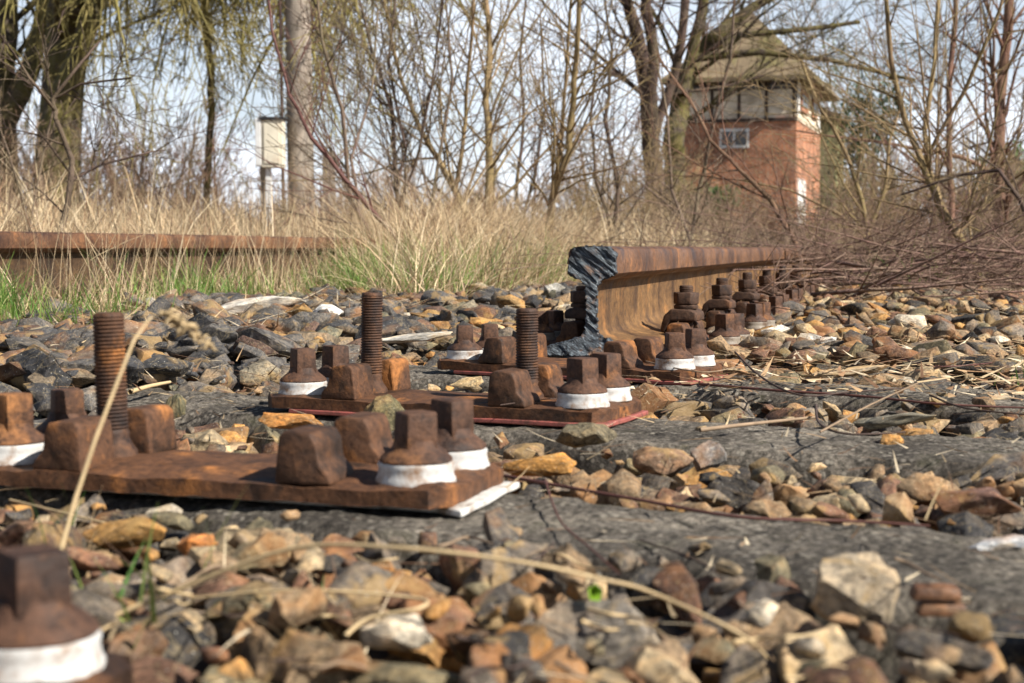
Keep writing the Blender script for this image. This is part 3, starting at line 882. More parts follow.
LMK = [(45, 640, 'the blurred screw'), (90, 470, 'the left threaded bolt'), (310, 470, 'the near plate ribs'), (415, 460, 'the near white ringed screws'), (240, 480, 'the near plate'),
       (300, 380, 'the left screws of the middle plate'), (363, 350, 'the orange threaded bolt'), (533, 370, 'the dark threaded bolt'), (590, 390, 'the right screws of the middle plate'),
       (600, 340, 'the sawn rail end'), (677, 360, 'the screws under the rail'), (862, 590, 'the big pale stone'), (935, 600, 'the rusty clip'), (545, 472, 'the bright orange stone'),
       (890, 427, 'the lichen covered slab'), (710, 462, 'the upright grey block'), (600, 650, 'the rounded grey stone'), (400, 645, 'the creamy quartz stone'), (130, 543, 'the ochre stone'),
       (975, 512, 'the dark red stone'), (730, 310, 'the clamp nuts'), (595, 590, 'the green leaf'), (750, 640, 'the end of the long straw'), (290, 548, 'the crest of the long straw'),
       (450, 350, 'the white ringed screws behind'), (20, 362, 'the sandy brown stone'), (258, 305, 'the long white slab'), (1010, 660, 'the bottom right corner'), (860, 500, 'the dark red twig'), (820, 395, 'the reddish twig'), (200, 650, 'the green tuft')]
def to_px(x, y, z):
    dz = z - CAM_Z; f = y * cp - dz * sp_; upv = y * sp_ + dz * cp
    return 512 + x / f * F_PX, 341.5 - upv / f * F_PX
def where(x, y, z):
    a, b = to_px(x, y, z); q = min(LMK, key=lambda l: (l[0] - a) ** 2 + ((l[1] - b) * 1.5) ** 2)
    dx, dy = a - q[0], (b - q[1]) * 1.5
    rel = ('right of' if dx > 0 else 'left of') if abs(dx) > abs(dy) else ('in front of' if dy > 0 else 'behind')
    return rel + ' ' + q[2]
SVV, SFF, SCC = [], [], []; nb = 0
from mathutils import Euler
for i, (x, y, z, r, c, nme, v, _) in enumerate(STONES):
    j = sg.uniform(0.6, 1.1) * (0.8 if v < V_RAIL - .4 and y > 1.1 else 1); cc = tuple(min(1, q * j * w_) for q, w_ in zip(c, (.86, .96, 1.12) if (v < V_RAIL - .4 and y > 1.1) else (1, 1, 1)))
    if i in ind:
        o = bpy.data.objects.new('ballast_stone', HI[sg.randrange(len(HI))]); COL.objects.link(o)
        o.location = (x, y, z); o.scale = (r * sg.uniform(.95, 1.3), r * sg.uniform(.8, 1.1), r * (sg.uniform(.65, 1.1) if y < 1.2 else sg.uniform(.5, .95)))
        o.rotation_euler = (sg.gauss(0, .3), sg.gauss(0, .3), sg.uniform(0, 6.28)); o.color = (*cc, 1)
        size = 'large' if r > 0.027 else ('small' if r < 0.019 else 'mid sized')
        tag(o, '%s %s stone %s' % (size, nme, where(x, y, z)), 'stone', 'ballast stones of the track bed')
    else:
        V0, F0 = LO[sg.randrange(len(LO))]
        E = np.array(Euler((sg.gauss(0, .3), sg.gauss(0, .3), sg.uniform(0, 6.28))).to_matrix())
        s = np.array([r * sg.uniform(.95, 1.3), r * sg.uniform(.8, 1.1), r * sg.uniform(.5, .95)])
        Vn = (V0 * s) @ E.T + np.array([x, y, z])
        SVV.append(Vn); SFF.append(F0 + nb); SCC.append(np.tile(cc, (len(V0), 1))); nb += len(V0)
so = link('ballast_gravel', np_mesh('ballast_gravel', np.concatenate(SVV), np.concatenate(SFF), False, np.concatenate(SCC)), M['stone_a'])
tag(so, 'bed of mixed grey, tan and ochre ballast stones around the sleepers', 'gravel', kind='stuff')

# white fragments and pale chunks
def chunk(px, py, size, sc, label, colr=(0.62, 0.60, 0.55), z=0.0, var=0, rot=0., name='pale_fragment', cat='fragment', grp='pale fragments lying on the ballast'):
    p = G(px, py, z); o = bpy.data.objects.new(name, HI[var]); COL.objects.link(o)
    o.location = p; o.scale = (size * sc[0], size * sc[1], size * sc[2]); o.rotation_euler = (0.1, -0.1, rot); o.color = (*colr, 1)
    tag(o, label, cat, grp)
chunk(258, 305, 0.085, (1.2, .4, .36), 'long white slab fragment lying in front of the grass at left', z=0.045, var=20, colr=(.50, .48, .43), rot=.1)
chunk(327, 312, 0.042, (.9, .6, .8), 'white block fragment right of the long white slab', colr=(.75, .73, .68), z=0.05, var=21)
chunk(296, 311, 0.036, (1, .6, .7), 'rusty brown lump between the two white fragments by the grass', (0.26, 0.14, 0.05), z=0.05, var=22, name='rusty_lump', cat='lump')
chunk(205, 345, 0.05, (1.2, .5, .25), 'grey white flat fragment on the dark stones at left', (0.4, 0.38, 0.35), z=0.025, var=23)
chunk(410, 338, 0.055, (1.4, .4, .22), 'pale flat fragment behind the taller threaded bolt', (0.5, 0.48, 0.43), z=0.03, var=24)
chunk(775, 330, 0.020, (1.4, .7, .5), 'white shard on the rubble behind the clamped plates', z=0.03, var=25)
chunk(808, 338, 0.018, (1.3, .6, .6), 'white shard beside the dark stub on the rubble at right', z=0.03, var=26)
chunk(828, 340, 0.014, (1.1, .6, .7), 'small white shard right of the white shards on the rubble', z=0.03, var=27)
chunk(905, 362, 0.045, (1.7, .4, .3), 'long whitish flat fragment near the right edge', (0.45, 0.44, 0.43), z=0.0, var=28)
chunk(845, 372, 0.040, (1.6, .4, .35), 'tan splinter of stone lying across the rubble at right', (0.42, 0.33, 0.22), z=0.005, var=29)
chunk(1010, 398, 0.030, (1.3, .6, .5), 'cream stone at the far right edge', (0.42, 0.36, 0.26), z=0.0, var=30)
chunk(1000, 543, 0.016, (1.4, .7, .4), 'blue white chip at the right edge on the near sleeper', (0.4, 0.42, 0.44), z=0.003, var=31)
# rusty broken clip on the near sleeper edge
rc = empty('rusty_clip', G(935, 600, 0.0)); tag(rc, 'two small rusty red clip stubs on the near sleeper edge at right', 'rail clip')
for k, (dz, dx) in enumerate(((0.004, 0.0), (-0.004, 0.003))):
    b = box_bm(-0.012 + dx, 0.012 + dx, -0.006, 0.006, dz - 0.0032, dz + 0.0032, (0.002, 0.001), 0.0015, 2); rough(b, 0.0006, 90, 1, k)
    bm_obj('prong', b, M['rust_head'], rc, True)

# ------------------------------------------------------------------ grass, straw, litter
def blades(base, L, az, lean, bend, wid, col, nseg=5, twist=None, tipcol=None):
    N = len(L); t = np.linspace(0, 1, nseg + 1)
    ang = lean[:, None] + bend[:, None] * t[None, :]
    ds = (L / nseg)[:, None]
    hx = np.concatenate([np.zeros((N, 1)), np.cumsum(np.sin(ang[:, :-1]) * ds, axis=1)], axis=1)
    hz = np.concatenate([np.zeros((N, 1)), np.cumsum(np.cos(ang[:, :-1]) * ds, axis=1)], axis=1)
    P = np.stack([base[:, 0:1] + hx * np.cos(az)[:, None], base[:, 1:2] + hx * np.sin(az)[:, None], base[:, 2:3] + hz], axis=-1)
    if twist is None: twist = nr.uniform(-1.2, 1.2, N)
    sa = az + math.pi / 2 + twist
    side_ = np.stack([np.cos(sa), np.sin(sa), nr.uniform(-.3, .3, N)], axis=-1)
    w = wid[:, None] * (1 - t[None, :] ** 1.6 * 0.93) * 0.5
    A = P + side_[:, None, :] * w[..., None]; B = P - side_[:, None, :] * w[..., None]
    V = np.stack([A, B], axis=2).reshape(-1, 3)
    i = np.arange(N)[:, None] * (2 * (nseg + 1)) + np.arange(nseg)[None, :] * 2
    Fq = np.stack([i, i + 1, i + 3, i + 2], axis=-1).reshape(-1, 4)
    C = np.repeat(col, 2 * (nseg + 1), axis=0)
    return V, Fq, C
def blade_obj(name, parts, m, label, cat):
    VV, FF, CC = [], [], []; b = 0
    for V, Fq, C in parts:
        VV.append(V); FF.append(Fq + b); CC.append(C); b += len(V)
    o = link(name, np_mesh(name, np.concatenate(VV), np.concatenate(FF), False, np.concatenate(CC)), m)
    tag(o, label, cat, kind='stuff'); return o
STRAW = 1.25 * np.array([(0.56, 0.44, 0.28), (0.50, 0.37, 0.22), (0.68, 0.57, 0.39), (0.28, 0.18, 0.11), (0.64, 0.52, 0.33), (0.52, 0.40, 0.25), (0.16, 0.10, 0.065)])
GREEN = 1.25 * np.array([(0.10, 0.20, 0.035), (0.15, 0.26, 0.05), (0.20, 0.26, 0.07), (0.07, 0.15, 0.03), (0.26, 0.28, 0.10)])
def cols(P, n, j=0.25): return P[nr.randint(0, len(P), n)] * nr.uniform(1 - j, 1 + j, (n, 1))
def tuft_field(n_tuft, pos_fn, per, spread, Lr, widr, pal, leanr=(0.0, 0.5), bendr=(0.2, 1.4)):
    out = []
    C = []; 
    for _ in range(n_tuft):
        q = pos_fn()
        if q is None: continue
        C.append(q)
    C = np.array(C); n = len(C) * per
    b = np.repeat(C, per, axis=0); off = nr.normal(0, 1, (n, 2)) * spread
    base = np.empty((n, 3)); base[:, :2] = b[:, :2] + off
    base[:, 2] = np.repeat([groundz(c[0], c[1]) for c in C], per) - 0.005
    k = np.repeat(nr.uniform(0.65, 1.25, len(C)), per) * b[:, 2]
    L = nr.uniform(Lr[0], Lr[1], n) * k
    az = nr.uniform(0, 2 * math.pi, n)
    return blades(base, L, az, nr.uniform(*leanr, n), nr.uniform(*bendr, n), nr.uniform(*widr, n), cols(pal, n))
def uv_pos(u0, u1, v0, v1, hfun=lambda u, v: 1.0, keep=lambda u, v: True):
    def f():
        for _ in range(30):
            u = rnd.uniform(u0, u1); v = rnd.uniform(v0, v1)
            if keep(u, v):
                p = uv2w(u, v); return (p.x, p.y, hfun(u, v))
        return None
    return f
def off_rail(u, v): return abs(v - V_LEFT) > 0.06
P = []
def proj_x(u, v):
    p = uv2w(u, v); return 512 + p.x / max(.1, p.y) * F_PX
def inview(u, v, m=80):
    x = proj_x(u, v); return -m < x < 1024 + m
# low straw & tufts right in front of the left rail (the rail stays visible)
front = lambda u, v: inview(u, v) and off_rail(u, v) and mnoise.noise(Vector((u * 2.2, v * 4, 0))) > -0.4
P.append(tuft_field(620, uv_pos(1.5, 6.5, -1.86, -1.40, keep=front), 22, 0.03, (0.05, 0.15), (0.0018, 0.0035), STRAW, (0.2, 1.2), (0.3, 1.6)))
P.append(tuft_field(150, uv_pos(1.5, 5.2, -1.86, -1.60, keep=front), 5, 0.02, (0.16, 0.34), (0.0012, 0.0022), STRAW, (0.0, 0.5), (0.0, 0.6)))
# behind the left rail: tall dry sward
P.append(tuft_field(1300, uv_pos(2, 9, -3.6, -2.02, keep=inview), 18, 0.06, (0.12, 0.36), (0.003, 0.006), STRAW, (0, 0.9), (0.1, 1.4)))
P.append(tuft_field(1500, uv_pos(2, 14, -8, -3.2, keep=inview), 17, 0.13, (0.20, 0.62), (0.004, 0.010), STRAW, (0, 0.7), (0.0, 1.2)))
P.append(tuft_field(1000, uv_pos(8, 30, -16, -6, keep=inview), 12, 0.3, (0.4, 0.9), (0.006, 0.012), STRAW, (0, 0.3), (0.0, 0.8)))
# big clump spilling over the left rail in mid picture
P.append(tuft_field(640, uv_pos(3.55, 7.0, -2.1, -1.12, lambda u, v: 0.8 + 0.6 * min(1, (-1.1 - v) / .5), keep=lambda u, v: 385 < proj_x(u, v) < 640), 30, 0.045, (0.14, 0.40), (0.0022, 0.0045), STRAW, (0.0, 0.8), (0.4, 1.8)))
P.append(tuft_field(900, uv_pos(6.5, 13, -3.2, -1.0), 18, 0.08, (0.15, 0.48), (0.003, 0.008), STRAW, (0.0, 0.6), (0.2, 1.3)))
# right hand side, low dry growth under the bushes
P.append(tuft_field(900, uv_pos(6.2, 16, -1.0, 6.5, keep=inview), 16, 0.09, (0.12, 0.42), (0.002, 0.005), STRAW * 0.85, (0.0, 0.9), (0.2, 1.3)))
P.append(tuft_field(900, uv_pos(14, 45, -8, 14, keep=inview), 12, 0.4, (0.3, 0.9), (0.008, 0.016), STRAW * 0.8, (0.0, 0.5), (0.2, 1.0)))
blade_obj('dry_grass', P, M['grass'], 'tall dry straw coloured grass behind and beside the left rail', 'grass')
P = []
P.append(tuft_field(230, uv_pos(1.5, 5.0, -1.84, -1.44, keep=lambda u, v: inview(u, v) and mnoise.noise(Vector((u * 1.8 + 5, v * 2, 0))) > -.05), 16, 0.026, (0.06, 0.17), (0.0025, 0.005), GREEN, (0, .5), (0.1, 1.1)))
P.append(tuft_field(190, uv_pos(3.6, 5.4, -1.75, -1.12, keep=lambda u, v: 345 < proj_x(u, v)), 30, 0.03, (0.10, 0.26), (0.0025, 0.0048), GREEN, (0, .5), (0.1, 1.2)))
P.append(tuft_field(160, uv_pos(5, 18, -6, 5, keep=inview), 14, 0.05, (0.1, 0.3), (0.003, 0.006), GREEN, (0, .5), (0.1, 1.0)))
blade_obj('green_grass', P, M['grass'], 'fresh green grass blades growing at the foot of the left rail', 'grass')
# foreground sprigs between the screw and the stones
def sprig(px, py, n, Lr, label, pal=GREEN, z=-0.03, lean=(0.2, 1.1), spread=0.012, w=(0.0012, 0.0024)):
    c = G(px, py, z); base = np.empty((n, 3)); base[:, :2] = np.array([c.x, c.y]) + nr.normal(0, spread, (n, 2)); base[:, 2] = z
    V, Fq, C = blades(base, nr.uniform(*Lr, n), nr.uniform(0, 6.28, n), nr.uniform(*lean, n), nr.uniform(0.1, 0.9, n), nr.uniform(*w, n), cols(pal, n), 6)
    o = link('grass_tuft', np_mesh('grass_tuft', V, Fq, False, C), M['grass']); tag(o, label, 'grass tuft', 'grass tufts among the ballast')
sprig(120, 650, 14, (0.04, 0.085), 'blurred green grass tuft right of the nearest screw', z=-0.012, w=(.0016, .003))
sprig(175, 612, 10, (0.03, 0.07), 'yellow green grass tuft behind the nearest screw ring', z=-0.01, w=(.0014, .0026), pal=np.concatenate([GREEN, STRAW]))
sprig(330, 640, 12, (0.03, 0.07), 'dry pale grass tuft near the curled straw', z=-0.012, w=(.0012, .0022), pal=STRAW)
sprig(80, 560, 10, (0.03, 0.07), 'dry grass tuft just behind the blurred screw', z=-0.01, w=(.0012, .0022), pal=STRAW)
sprig(245, 668, 8, (0.03, 0.06), 'short green blades at the bottom between pale stones')
sprig(20, 610, 4, (0.05, 0.085), 'green blades rising behind the nearest screw at the left edge', lean=(0, .3))
sprig(1012, 385, 5, (0.02, 0.05), 'tiny green sprig at the right edge', z=0.0)
gl = link('green_leaf', np_mesh('green_leaf', [tuple(G(590, 600, .012)), tuple(G(600, 601, .012)), tuple(G(603, 590, .016)), tuple(G(595, 583, .018)), tuple(G(588, 589, .016)), tuple(G(595, 592, .011))],
          [(0, 1, 2), (0, 2, 5), (5, 2, 3), (5, 3, 4), (0, 5, 4)], False, np.tile((0.25, 0.45, 0.03), (6, 1))), M['grass'])
tag(gl, 'tiny bright green leaf standing among the foreground stones', 'leaf')

# litter: straws, bark and leaf bits over the ballast
def litter(n, pos, Lr, wr, pal, zo):
    C = []
    while len(C) < n:
        q = pos()
        if q is None: break
        C.append(q)
    C = np.array(C); N = len(C); base = np.empty((N, 3)); base[:, :2] = C[:, :2]
    base[:, 2] = [zo(c[0], c[1]) for c in C]
    return blades(base, nr.uniform(*Lr, N), nr.uniform(0, 6.28, N), nr.uniform(1.25, 1.65, N), nr.uniform(-.35, .35, N), nr.uniform(*wr, N), cols(pal, N, .35), 3, twist=nr.uniform(-.3, .3, N))
LP = np.array([(0.42, 0.32, 0.19), (0.30, 0.20, 0.11), (0.16, 0.09, 0.05), (0.55, 0.46, 0.32), (0.22, 0.13, 0.07)])
def zl(x, y):
    v = x * RV.x + y * RV.y
    b = 0.004 if (v < V_RAIL - .4) else -0.002
    if y > 3.2: b += 0.015
    if v < -1.0: b = max(b + 0.012, groundz(x, y) + 0.016)
    return b + abs(rnd.gauss(0, 0.006))
def notrail(u, v): return inview(u, v) and abs(v - V_RAIL) > 0.07 and not on_plate(*uv2w(u, v).xy, 0.0)
P = []
P.append(litter(6500, uv_pos(2.3, 6.0, -1.65, -1.05, keep=notrail), (0.03, 0.13), (0.0015, 0.005), LP * 1.15, zl))
P.append(litter(1500, uv_pos(1.4, 4.0, -1.6, -0.6, keep=notrail), (0.012, 0.06), (0.001, 0.003), LP, lambda x, y: zl(x, y) + .005))
P.append(litter(3600, uv_pos(1.7, 5.5, -0.34, 1.3, keep=notrail), (0.012, 0.07), (0.0012, 0.006), LP * 1.25, lambda x, y: zl(x, y) + .006))
P.append(litter(750, uv_pos(1.6, 2.8, -0.30, 0.35, keep=notrail), (0.008, 0.025), (0.004, 0.009), LP * 1.4, lambda x, y: zl(x, y) + .008))
P.append(litter(700, uv_pos(0.5, 1.8, -1.2, 0.5, keep=notrail), (0.008, 0.04), (0.0008, 0.0022), LP, zl))
blade_obj('leaf_litter', P, M['litter'], 'dead straw, bark and leaf bits strewn over the ballast', 'leaf litter')

# individual straws and twigs, each its own thing
def strand(name, pp, r, m, label, cat, grp=None, sides=6):
    """pp: (px, py, z or Y) ; z<3 ground height"""
    ctrl = [G(a, b, z) for a, b, z in pp]
    pts = []
    n = len(ctrl)
    for i in range(n - 1):
        p0 = ctrl[max(0, i - 1)]; p1 = ctrl[i]; p2 = ctrl[i + 1]; p3 = ctrl[min(n - 1, i + 2)]
        for s in range(6):
            t = s / 6
            pts.append(tuple(0.5 * ((2 * p1) + (p2 - p0) * t + (2 * p0 - 5 * p1 + 4 * p2 - p3) * t * t + (3 * p1 - p0 - 3 * p2 + p3) * t ** 3)))
    pts.append(tuple(ctrl[-1]))
    N = len(pts); rad = [r * (1 - 0.45 * i / N) * (1 + 0.10 * mnoise.noise(Vector((i * .9, r * 999, 0)))) for i in range(N)]
    V, Fq = tubes([(pts, rad)], sides)
    o = link(name, np_mesh(name, V, Fq, True), m); tag(o, label, cat, grp); return o
M['straw'] = simple_mat('dry_straw', (0.50, 0.37, 0.20), 0.6, 0.5, 40)
M['twig_red'] = simple_mat('red_brown_twig', (0.11, 0.045, 0.035), 0.6, 0.5, 60)
M['twig_dark'] = simple_mat('dark_twig', (0.07, 0.045, 0.035), 0.75, 0.6, 60)
M['twig_tan'] = simple_mat('tan_twig', (0.27, 0.19, 0.12), 0.75, 0.6, 60)
SG = 'dry straws crossing the foreground'
strand('straw', [(100, 622, 0.0), (165, 595, .012), (290, 549, .036), (400, 548, .042), (520, 562, .038), (605, 580, .030), (650, 592, .024), (740, 634, 0.012), (775, 668, -.01)], 0.0012, M['straw'], 'long pale straw arching across the foreground stones', 'straw', SG)
strand('straw', [(345, 636, 0.0), (370, 618, .005), (420, 608, .01), (415, 598, .01), (300, 590, .012), (190, 598, .004)], 0.0011, M['straw'], 'short curled straw beneath the long arching one', 'straw', SG)
fr = random.Random(404)
WHR = ['left of the screw ring', 'under the arching straw', 'below the near sleeper', 'at the bottom edge', 'beside the creamy stone', 'near the green leaf', 'before the pale tan stone']
for k in range(26):
    a, b = fr.uniform(90, 980), fr.uniform(545, 680); L = fr.uniform(25, 90); an = fr.gauss(0, .45)
    q = [(a + L * t * math.cos(an), b + L * t * math.sin(an) * .5 + fr.gauss(0, 3), fr.uniform(.004, .016)) for t in (0, .33, .66, 1)]
    strand('straw', q, fr.uniform(.0005, .0011), M[fr.choice(['straw', 'straw', 'twig_tan', 'twig_dark'])], 'short %s bit on the stones %s' % (fr.choice(['straw', 'stem']), min(LMK, key=lambda l: (l[0] - a) ** 2 + (l[1] - b) ** 2)[2].replace('the ', 'by the ', 1)), 'straw', 'short straws on the foreground stones')
strand('straw', [(10, 500, .004), (60, 512, .006), (110, 524, .004), (150, 530, 0)], 0.0009, M['straw'], 'thin straw lying before the near left plate', 'straw', SG)
# upright blurred seed stalk close to the lens
sk_root = empty('grass_stalk', W(60, 540, 0.70)); tag(sk_root, 'blurred dry grass stalk with a pale seed head in front of the leftmost bolt', 'grass stalk')
sp = [(58, 560), (75, 500), (95, 440), (118, 380), (134, 340), (150, 318), (172, 312)]
pts = [W(a, b, 0.68 + 0.01 * i) - sk_root.location for i, (a, b) in enumerate(sp)]
tube_obj('stalk', [([tuple(p) for p in pts], [0.0011, 0.0011, 0.001, 0.0009, 0.0008, 0.0006, 0.0004])], M['straw'], sk_root, 6)
hd = []; h0 = W(165, 312, 0.735) - sk_root.location; h1 = W(212, 348, 0.75) - sk_root.location
for i in range(55):
    t = rnd.random(); q = h0.lerp(h1, t); l = 0.007 * (1 - .5 * t)
    d = Vector((rnd.uniform(-.6, 1), rnd.uniform(-1, 1), rnd.uniform(-1, .7))).normalized() * l
    hd.append(([tuple(q), tuple(q + d * .6), tuple(q + d)], [0.0003, 0.0009, 0.0002]))
hd.append(([tuple(h0), tuple(h0.lerp(h1, .5)), tuple(h1)], [0.0006, 0.0005, 0.0002]))
tube_obj('seed_head', hd, M['straw'], sk_root)
TG = 'twigs lying on the sleepers and ballast'
TW = [
 ([(505, 476, .004), (560, 486, .006), (640, 500, .006), (740, 517, .006), (850, 521, .004), (930, 526, .003)], .0014, 'twig_red', 'long dark red twig along the far edge of the near sleeper'),
 ([(545, 480, .01), (560, 520, .004), (590, 548, .004), (620, 575, .006)], .0008, 'twig_red', 'thin dark twig bending down over the near sleeper'),
 ([(700, 430, .006), (750, 424, .008), (816, 417, .006)], .0022, 'twig_tan', 'short thick brown twig lying on the sleeper right of middle'),
 ([(700, 384, .01), (770, 390, .01), (860, 396, .008), (940, 404, .006), (1030, 408, .004)], .0018, 'twig_red', 'long straight reddish twig lying on the dark sleeper'),
 ([(735, 352, .02), (760, 376, .02), (800, 395, .015), (850, 392, .012), (905, 388, .01)], .0014, 'twig_dark', 'dark crooked twig lying from the rail towards the sleeper'),
 ([(816, 405, .01), (820, 424, .015), (850, 434, .012), (905, 432, .012)], .0013, 'twig_dark', 'dark twig lying over the lichen covered slab'),
 ([(820, 432, .015), (870, 405, .03), (918, 383, .045)], .0010, 'twig_tan', 'thin twig leaning up to the right over the slab'),
 ([(925, 520, .02), (945, 480, .04), (975, 470, .05), (985, 462, .06)], .0005, 'straw', 'hair thin straw rising from the stones at right'),
 ([(690, 318, .03), (680, 292, .06), (667, 275, .09)], .0030, 'twig_tan', 'bent tan twig leaning against the web of the sawn rail'),
 ([(700, 302, .04), (780, 308, .04), (850, 322, .02)], .0015, 'twig_dark', 'thin dark twig behind the clamp nuts'),
 ([(620, 342, .03), (632, 330, .04), (655, 335, .03), (668, 338, .02)], .0016, 'twig_dark', 'small curled twig on the foot of the sawn rail'),
 ([(880, 350, .01), (930, 366, .01), (1000, 362, .01)], .0013, 'twig_red', 'red twig right of the tan splinter'),
 ([(640, 360, .02), (700, 372, .02), (740, 366, .02)], .0010, 'twig_tan', 'thin pale twig over the plate of the sawn rail'),
 ([(60, 345, .01), (110, 352, .015), (160, 346, .01)], .0022, 'twig_tan', 'pale twig lying on the grey stones at left'),
 ([(130, 392, .01), (150, 386, .012), (170, 382, .012)], .0030, 'straw', 'short cut straw on the stones behind the leftmost bolt'),
 ([(500, 405, .02), (560, 398, .02), (590, 400, .01)], .0006, 'twig_dark', 'wiry twig beside the right threaded bolt'),
 ([(930, 395, .01), (965, 408, .006), (1030, 415, .004)], .0012, 'twig_dark', 'dark twig near the right edge on the dark sleeper'),
 ([(640, 540, .0), (700, 562, .004), (735, 590, 0)], .0006, 'twig_dark', 'wiry twig on the front edge of the near sleeper'),
]
for pp, r, mm, lb in TW: strand('twig' if mm != 'straw' else 'straw', pp, r, M[mm], lb, 'twig' if mm != 'straw' else 'straw', TG)
# brushwood: tangled cut stems over the far rail at right
def brush(n, posf, Lr, rr_, rg, hmax):
    out = []
    for _ in range(n):
        p = posf(rg); a = rg.uniform(0, 6.28); el = rg.gauss(0.03, 0.18); L = rg.uniform(*Lr)
        d = (math.cos(a) * math.cos(el), math.sin(a) * math.cos(el), math.sin(el))
        grow(out, p, d, L, rg.uniform(*rr_) * (2.2 if rg.random() < .08 else 1), 0, dict(seg=(0.12, 0.08), wander=(0.045, 0.09), up=(-0.01, -0.005), kids=(5, 0), t0=(0.15, 0), ang=(35, 0), ratio=(0.45, 0), max=1, minr=0.0009, rk=0.55), rg)
    return out
bg = random.Random(31)
def bpos(rg):
    while True:
        u = rg.uniform(3.75, 8.0); v = rg.uniform(-0.62, 2.6)
        if u < 4.6 and v > 0.1: continue; 
        x = proj_x(u, v)
        if 785 < x < 1120: break
    p = uv2w(u, v); mound = 0.18 * min(1, (u - 3.3) / 1.2)
    return (p.x, p.y, groundz(p.x, p.y) + rg.random() * mound + .02)
bo = tube_obj('brushwood', brush(560, bpos, (0.35, 1.1), (0.0015, 0.0036), bg, .2), M['brush'])
tag(bo, 'tangled pile of cut brown brushwood over the far end of the rail', 'brushwood', kind='stuff')
bo2 = tube_obj('brushwood', brush(200, lambda rg: (lambda p: (p.x, p.y, groundz(p.x, p.y) + rg.random() * .16))(uv2w(rg.uniform(5.2, 8), rg.uniform(-2.0, -0.5))), (0.3, 0.9), (0.0016, 0.0035), bg, .2), M['bark_dark'])
tag(bo2, 'thin dark dead stems lying in the straw left of the rail', 'brushwood', kind='stuff')

# ------------------------------------------------------------------ shrubs and saplings with measured stems
SB = dict(seg=(0.16, 0.10, 0.07), wander=(0.07, 0.09, 0.10), up=(0.012, 0.015, 0.01), kids=(7, 5, 0), t0=(0.1, 0.15, 0), ang=(38, 38, 0), ratio=(0.5, 0.5, 0), max=2, minr=0.0011, rk=0.55)
def sapling(stems, Y, m, label, cat='sapling', nb=18, bl=0.9, seed=1, grp='leafless saplings beside the track', name='sapling', lo=0.12):
    rg = random.Random(seed); base = W(stems[0][0][0], stems[0][0][1], Y); gz = groundz(base.x, base.y)
    root = empty(name, (base.x, base.y, gz)); tag(root, label, cat, grp)
    trunk = []; tw = []
    nb = int(nb * 1.3)
    for st in stems:
        pts, rad, dirs = pix_stem(st, Y + rg.uniform(-.15, .15), rg.uniform(-.4, .4), 0.02, rg)
        if pts[0][2] > gz + 0.02 and st is stems[0]: 
            pts = [(pts[0][0], pts[0][1], gz - .03)] + pts; rad = [rad[0] * 1.15] + rad; dirs = [dirs[0]] + dirs
        trunk.append((pts, rad)); P_ = dict(SB); P_['t0'] = (lo, .15, 0)
        L = (Vector(pts[-1]) - Vector(pts[0])).length
        n = len(pts) - 1
        for j in range(nb):
            t = lo + (1 - lo) * (j + rg.random()) / nb; i = min(n, max(1, int(t * n)))
            D = Vector(dirs[i]); a = R(rg.gauss(42, 12)); o = D.orthogonal().normalized(); o.rotate(Matrix.Rotation(rg.random() * 6.28, 3, D))
            c = D * math.cos(a) + o * math.sin(a)
            grow(tw, pts[i], tuple(c), bl * (1.2 - .6 * t) * rg.uniform(.5, 1.3), max(.0016, rad[i] * .42), 1, SB, rg)
    inv = root.location
    f = lambda ps: [([(a - inv.x, b - inv.y, c - inv.z) for a, b, c in p], r) for p, r in ps]
    tube_obj('trunk', f(trunk), m, root, 7)
    if tw: tube_obj('twigs', f(tw), m, root)
    return root
sapling([[(488, 225, 9), (490, 170, 8), (487, 100, 7), (490, 50, 6), (486, 0, 5), (488, -70, 4)]], 8.0, M['bark_tan'], 'straight olive brown sapling standing alone left of the picture middle', seed=2, bl=.9)
sapling([[(468, 225, 8), (462, 205, 7), (438, 158, 6), (421, 131, 5), (402, 81, 4), (388, 20, 3), (372, -50, 2)], [(456, 190, 5), (464, 135, 4), (467, 80, 3.5), (472, 20, 3), (474, -60, 2)]], 7.2, M['bark_tan'], 'forked yellowish sapling leaning left beside the straight one', seed=3, bl=.8)
sapling([[(548, 235, 8), (553, 195, 7.5), (568, 152, 7), (573, 100, 6), (578, 40, 5), (581, -60, 4)], [(553, 200, 4), (560, 150, 4), (566, 70, 3), (573, -20, 3)]], 7.6, M['bark_tan'], 'double stemmed sapling right of middle, tan and reddish', seed=4, bl=.9)
sapling([[(400, 235, 5), (396, 180, 4.5), (392, 110, 4), (372, 50, 3), (350, -40, 2)], [(396, 190, 4), (405, 150, 3), (388, 60, 3), (400, -30, 2)], [(398, 210, 3), (420, 150, 3), (436, 60, 2), (446, -20, 2)]], 7.0, M['bark_dark'], 'thin dark bushy sapling left of the forked one', seed=5, bl=.8)
sapling([[(395, 236, 5), (362, 200, 5), (338, 170, 4.5), (312, 138, 4), (290, 95, 3.5), (272, 30, 3), (262, -40, 2)]], 5.6, M['twig_red'], 'arching dark red stem leaning left past the pole', seed=6, nb=8, bl=.5)
sapling([[(372, 236, 5), (350, 200, 4), (342, 110, 4), (322, 40, 3), (312, -50, 2.5)], [(360, 220, 3), (352, 160, 3), (372, 90, 2.5), (378, 10, 2)]], 6.2, M['bark_grey'], 'grey stemmed sapling right of the pole', seed=7, bl=.6)
